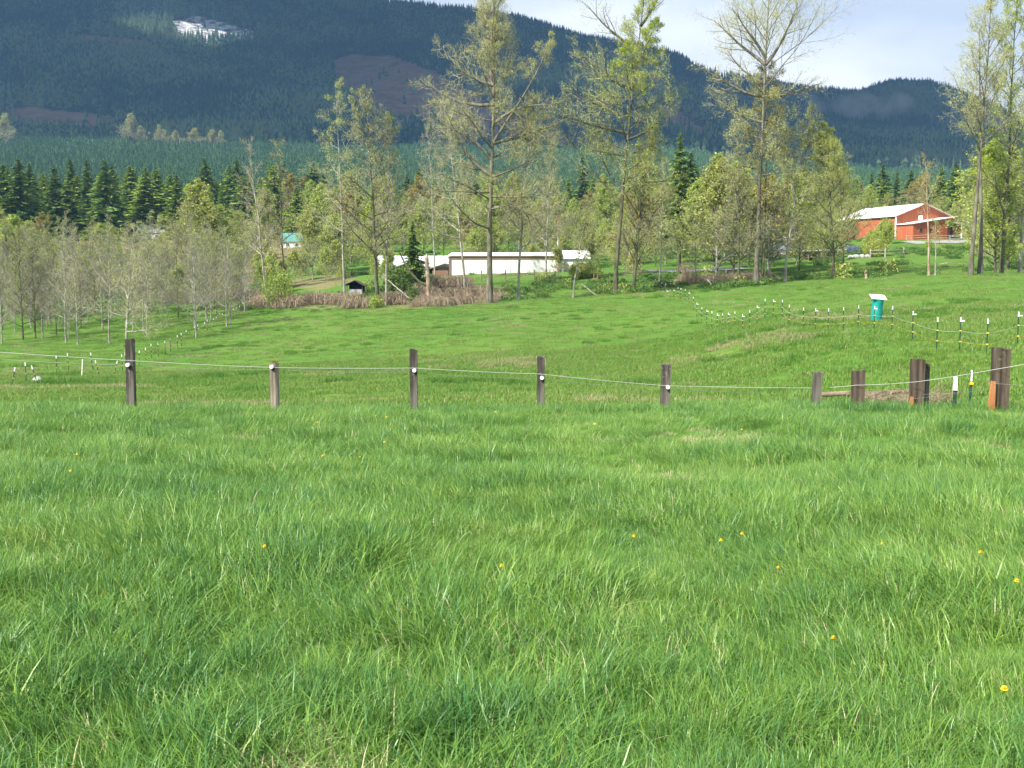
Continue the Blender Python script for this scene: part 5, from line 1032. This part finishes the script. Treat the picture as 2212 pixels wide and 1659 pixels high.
# shelter and machine at left
bx, by, bz = gpt(748, 160); e = empty('small_shelter', (bx, by, bz)); tag(e, 'small dark open shelter at the foot of the straggly pale tree', 'shelter')
part(e, 'roof', M_tie, lambda g: g.poly_prism([(-.3, 0, 1.5), (1.2, 0, 2.2), (2.7, 0, 1.4), (2.7, 0, 1.3), (1.2, 0, 2.08), (-.3, 0, 1.4)], (0, 3, 0)))
for p_ in ((.1, .2), (2.3, .2), (.1, 2.6), (2.3, 2.6)): part(e, 'post', M_tie, lambda g: g.box((p_[0], p_[1], .6), (.12, .12, 1.7)))
part(e, 'back_wall', M_dark, lambda g: g.box((1.2, 2.8, .8), (2.3, .08, 1.5)))
bx, by, bz = gpt(756, 158); e = empty('covered_trailer', (bx, by, bz)); tag(e, 'grey box with a bright yellow lower edge in front of the small shelter', 'trailer')
part(e, 'body', M_roofg, lambda g: g.box((.8, .6, .8), (1.9, 1.1, .6), taper=.9)); part(e, 'yellow_edge', M_yel, lambda g: g.box((1.1, .02, .42), (1.5, .1, .2)))
for sx in (.3, 1.4): part(e, 'wheel', M_dark, lambda g: g.cyl((sx, .1, .22), (sx, .22, .22), .22, .22, 12))
for i, (a, b, Y, lab) in enumerate([((618, 622), (688, 608), 150, 'longest pale fallen log in the clearing left of the shelter'), ((640, 624), (700, 604), 151, 'pale fallen log lying behind the longest one'), ((700, 618), (738, 600), 147, 'short whitish log right of the longest one'), ((640, 612), (690, 602), 156, 'thin grey fallen pole at the back of the log clearing')]):
    x0, y0, z0 = gpt(a[0], Y); x1, y1, z1 = gpt(b[0], Y + 6); logobj('fallen_log', lab, (x0, y0, z0 + .15), (x1, y1, z1 + .3), .16, M_snag if i % 2 else M_barkl, 40 + i, group='fallen logs in the clearing')
# snag with fork
x, y, z = gpt(923, 138); e = empty('snag', (x, y, z)); tag(e, 'broken orange-brown snag with one limb forking up left', 'dead tree')
h = hgt(923, 548, 138, z); r = np.random.default_rng(3); s = np.linspace(0, 1, 14)
part(e, 'trunk', M_snag, lambda g: g.tubes(np.stack([.12 * np.sin(s * 5) + .1 * s, 0 * s, -.3 + (h + .3) * s], -1), .30 * (1 - .25 * s) * (1 + .25 * (r.random(14) - .5)) * np.where(s > .93, .35, 1), 8, 0, True))
part(e, 'limb', M_barkd, lambda g: g.tubes([[-.1, 0, h * .38], [-1.0, 0, h * .45], [-2.0, 0, h * .62], [-2.9, 0, h * .85], [-3.4, 0, h * 1.02]], [.17, .15, .13, .12, .08], 6, 0, True))
logobj('fallen_limb', 'thin pale limb leaning into the brambles below the holly bush', wp(838, 605, 138), wp(885, 645, 136), .07, M_barkl, 50)
logobj('fallen_limb', 'pale bent limb lying in the grass left of the many-stemmed tree', wp(1255, 612, 133.5), wp(1300, 648, 132.5), .06, M_barkl, 51)
logobj('fallen_limb', 'pale leaning limb on the bank below the road', wp(1522, 596, 140), wp(1543, 622, 137), .06, M_barkl, 52)
logobj('stump', 'small broken brown stump on the bank below the rail fence', gpt(1870, 126), tuple(np.array(gpt(1868, 126)) + [0.1, 0, 1.0]), .16, M_snag, 53, 'stump')
logobj('fallen_limb', 'bare grey branch on the grass right of the broken-topped tree', wp(2030, 571, 118), wp(2062, 565, 118), .05, M_barkl, 54)
# mast
x, y, z = gpt(1205, 182); hm = hgt(1205, 462, 182, z); e = empty('mast', (x, y, z)); tag(e, 'thin red and white mast behind the long white building', 'mast')
part(e, 'lower_pole', M_board, lambda g: g.cyl((0, 0, 0), (0, 0, hm * .62), .07, .06, 8)); part(e, 'upper_pole', M_red, lambda g: g.cyl((0, 0, hm * .62), (0, 0, hm), .06, .04, 8))
# road
g = MB(); c_ = [(1398, 178), (1430, 178), (1460, 177), (1500, 177), (1540, 177), (1570, 177), (1598, 178)]
cx_ = np.interp(np.linspace(0, 6, 60), range(7), [c[0] for c in c_]); cy_ = np.interp(np.linspace(0, 6, 60), range(7), [c[1] for c in c_])
Vr = []
for px, Y in zip(cx_, cy_):
    for dY in (-4, -1.6, .8, 3.2):
        yy = Y + dY; xx = (px - CX) / F * Y; Vr.append((xx, yy, float(H(xx, yy)) + .10))
k = 60; q = [(i * 4 + j, (i + 1) * 4 + j, (i + 1) * 4 + j + 1, i * 4 + j + 1) for i in range(k - 1) for j in range(3)]
g.add(Vr, q); o = g.build('road', M_asph, smooth=True); tag(o, 'grey gravel road passing behind the cottonwoods', kind='structure')
g = MB(); P = [];
for px in np.linspace(1925, 2110, 24):
    for dY in (-12, -8, -4): yy = 222 + dY; xx = (px - CX) / F * 222; P.append((xx, yy, float(H(xx, yy)) + .08))
g.add(P, [(i * 3 + j, (i + 1) * 3 + j, (i + 1) * 3 + j + 1, i * 3 + j + 1) for i in range(23) for j in range(2)]); o = g.build('barn_yard', M_gravel); tag(o, 'strip of gravel yard in front of the red barn', kind='structure')

# ------------------------------------------------------------------ dandelions
dl = [(586, 1180), (707, 984), (790, 987), (842, 954), (690, 912), (812, 898), (838, 899), (1043, 888), (1073, 887), (25, 928), (155, 980), (140, 1014), (1345, 1152), (1607, 1150), (1573, 1163), (1903, 1176), (1800, 1385), (2182, 1250), (2110, 1192), (1732, 905), (1960, 908), (1603, 927), (2175, 1478), (950, 889), (1290, 912), (1100, 1220), (1670, 1228)]
dl.sort()
def dandelion():
    e = empty('dandelion'); g = MB(); g.tubes([[0, 0, -.02], [.01, 0, .12], [.0, 0, .245]], [.0025, .0022, .002], 5); g.build('stem', M_stem, e)
    g = MB(); r = np.random.default_rng(9)
    for ring, (n_, L, el) in enumerate([(22, .021, .15), (18, .017, .5), (12, .011, .95)]):
        for i in range(n_):
            a = i / n_ * 6.283 + ring * .2; d = np.array([math.cos(a) * math.cos(el), math.sin(a) * math.cos(el), math.sin(el)]); sd = np.array([-math.sin(a), math.cos(a), 0]) * .0028; b = np.array([0, 0, .245 + .002 * ring])
            g.add([b - sd * .5, b + sd * .5, b + d * L + sd, b + d * L - sd], [(0, 1, 2, 3)])
    g.build('flower_head', M_dand, e); return e
D0 = None
for i, (px, py) in enumerate(dl):
    u, b, c = ray(px, py); Y = 8.0
    Ys = np.linspace(3, 21, 1500); zr = CAMZ + Ys * c / b; hz = H(Ys * u / b, Ys) + .25; j = int(np.argmax(zr < hz)); Y = Ys[j]; x = Y * u / b
    if D0 is None: o = D0 = dandelion()
    else: o = copy_tree(D0)
    o.location = (x, Y, float(H(x, Y))); o.rotation_euler = (rnd.uniform(-.25, .05), rnd.uniform(-.2, .2), rnd.uniform(0, 6.28)); s_ = rnd.uniform(.45, .6) * (1 if Y < 9 else 1.3); o.scale = (s_, s_, 1.0)
    tag(o, 'yellow dandelion in the near grass, %s from the left edge' % ordw(i), 'dandelion', 'yellow dandelions in the near grass')

# ------------------------------------------------------------------ haze
g = MB(); g.box((0, 1960, 560), (9000, 4100, 1240)); hz = g.build('haze', None); hz.data.materials.clear()
m = bpy.data.materials.new('haze_air'); m.use_nodes = True; m.node_tree.nodes.clear(); ov = m.node_tree.nodes.new('ShaderNodeOutputMaterial'); pv = m.node_tree.nodes.new('ShaderNodeVolumePrincipled')
pv.inputs['Color'].default_value = (.30, .60, 1.0, 1); pv.inputs['Density'].default_value = .000105; pv.inputs['Anisotropy'].default_value = .0
m.node_tree.links.new(pv.outputs[0], ov.inputs['Volume']); hz.data.materials.append(m); tag(hz, 'thin bluish haze in the valley air', kind='stuff')
# ------------------------------------------------------------------ mist wisps on the far hill
def mist_mat(dens):
    m = bpy.data.materials.new('mist_vapour'); m.use_nodes = True; t = m.node_tree; t.nodes.clear(); N = t.nodes.new; L = t.links.new
    o = N('ShaderNodeOutputMaterial'); v = N('ShaderNodeVolumePrincipled'); v.inputs['Color'].default_value = (.95, .97, 1, 1)
    tc = N('ShaderNodeTexCoord'); gr = N('ShaderNodeTexGradient'); gr.gradient_type = 'SPHERICAL'; L(tc.outputs['Object'], gr.inputs[0])
    g_ = N('ShaderNodeNewGeometry'); n = N('ShaderNodeTexNoise'); n.inputs['Scale'].default_value = .011; n.inputs['Detail'].default_value = 4; L(g_.outputs['Position'], n.inputs['Vector'])
    a = N('ShaderNodeMath'); a.operation = 'MULTIPLY_ADD'; L(n.outputs['Fac'], a.inputs[0]); a.inputs[1].default_value = 3.2; a.inputs[2].default_value = -1.45; a.use_clamp = True
    b = N('ShaderNodeMath'); b.operation = 'MULTIPLY'; L(a.outputs[0], b.inputs[0]); L(gr.outputs[0], b.inputs[1]); c = N('ShaderNodeMath'); c.operation = 'MULTIPLY'; L(b.outputs[0], c.inputs[0]); c.inputs[1].default_value = dens
    L(c.outputs[0], v.inputs['Density']); L(v.outputs[0], o.inputs['Volume']); return m
MM = mist_mat(.07)
import bmesh
for px, py, Y, rx, ry, rz_, lab in [(1722, 255, 2560, 75, 90, 70, 'thin mist drifting on the slope right of the fan-topped cottonwood'), (1880, 228, 2600, 110, 90, 40, 'wisp of mist lying along the top of the rounded far hill'), (2125, 290, 2500, 150, 110, 70, 'bank of mist over the far hill beside the right-hand cottonwoods'), (1960, 338, 2300, 22, 30, 22, 'small puff of mist low on the far hillside'), (1160, 175, 2500, 45, 60, 45, 'faint mist patch on the mountain behind the tallest cottonwood')]:
    bm = bmesh.new(); bmesh.ops.create_icosphere(bm, subdivisions=3, radius=1.0); me = bpy.data.meshes.new('mist'); bm.to_mesh(me); bm.free(); me.materials.append(MM)
    o = bpy.data.objects.new('mist', me); C.objects.link(o); p = at(px, py, Y); o.location = [float(q) for q in p]; o.scale = (rx, ry, rz_); tag(o, lab, kind='stuff')
SC.cycles.volume_step_rate = 2.0; SC.cycles.volume_max_steps = 128
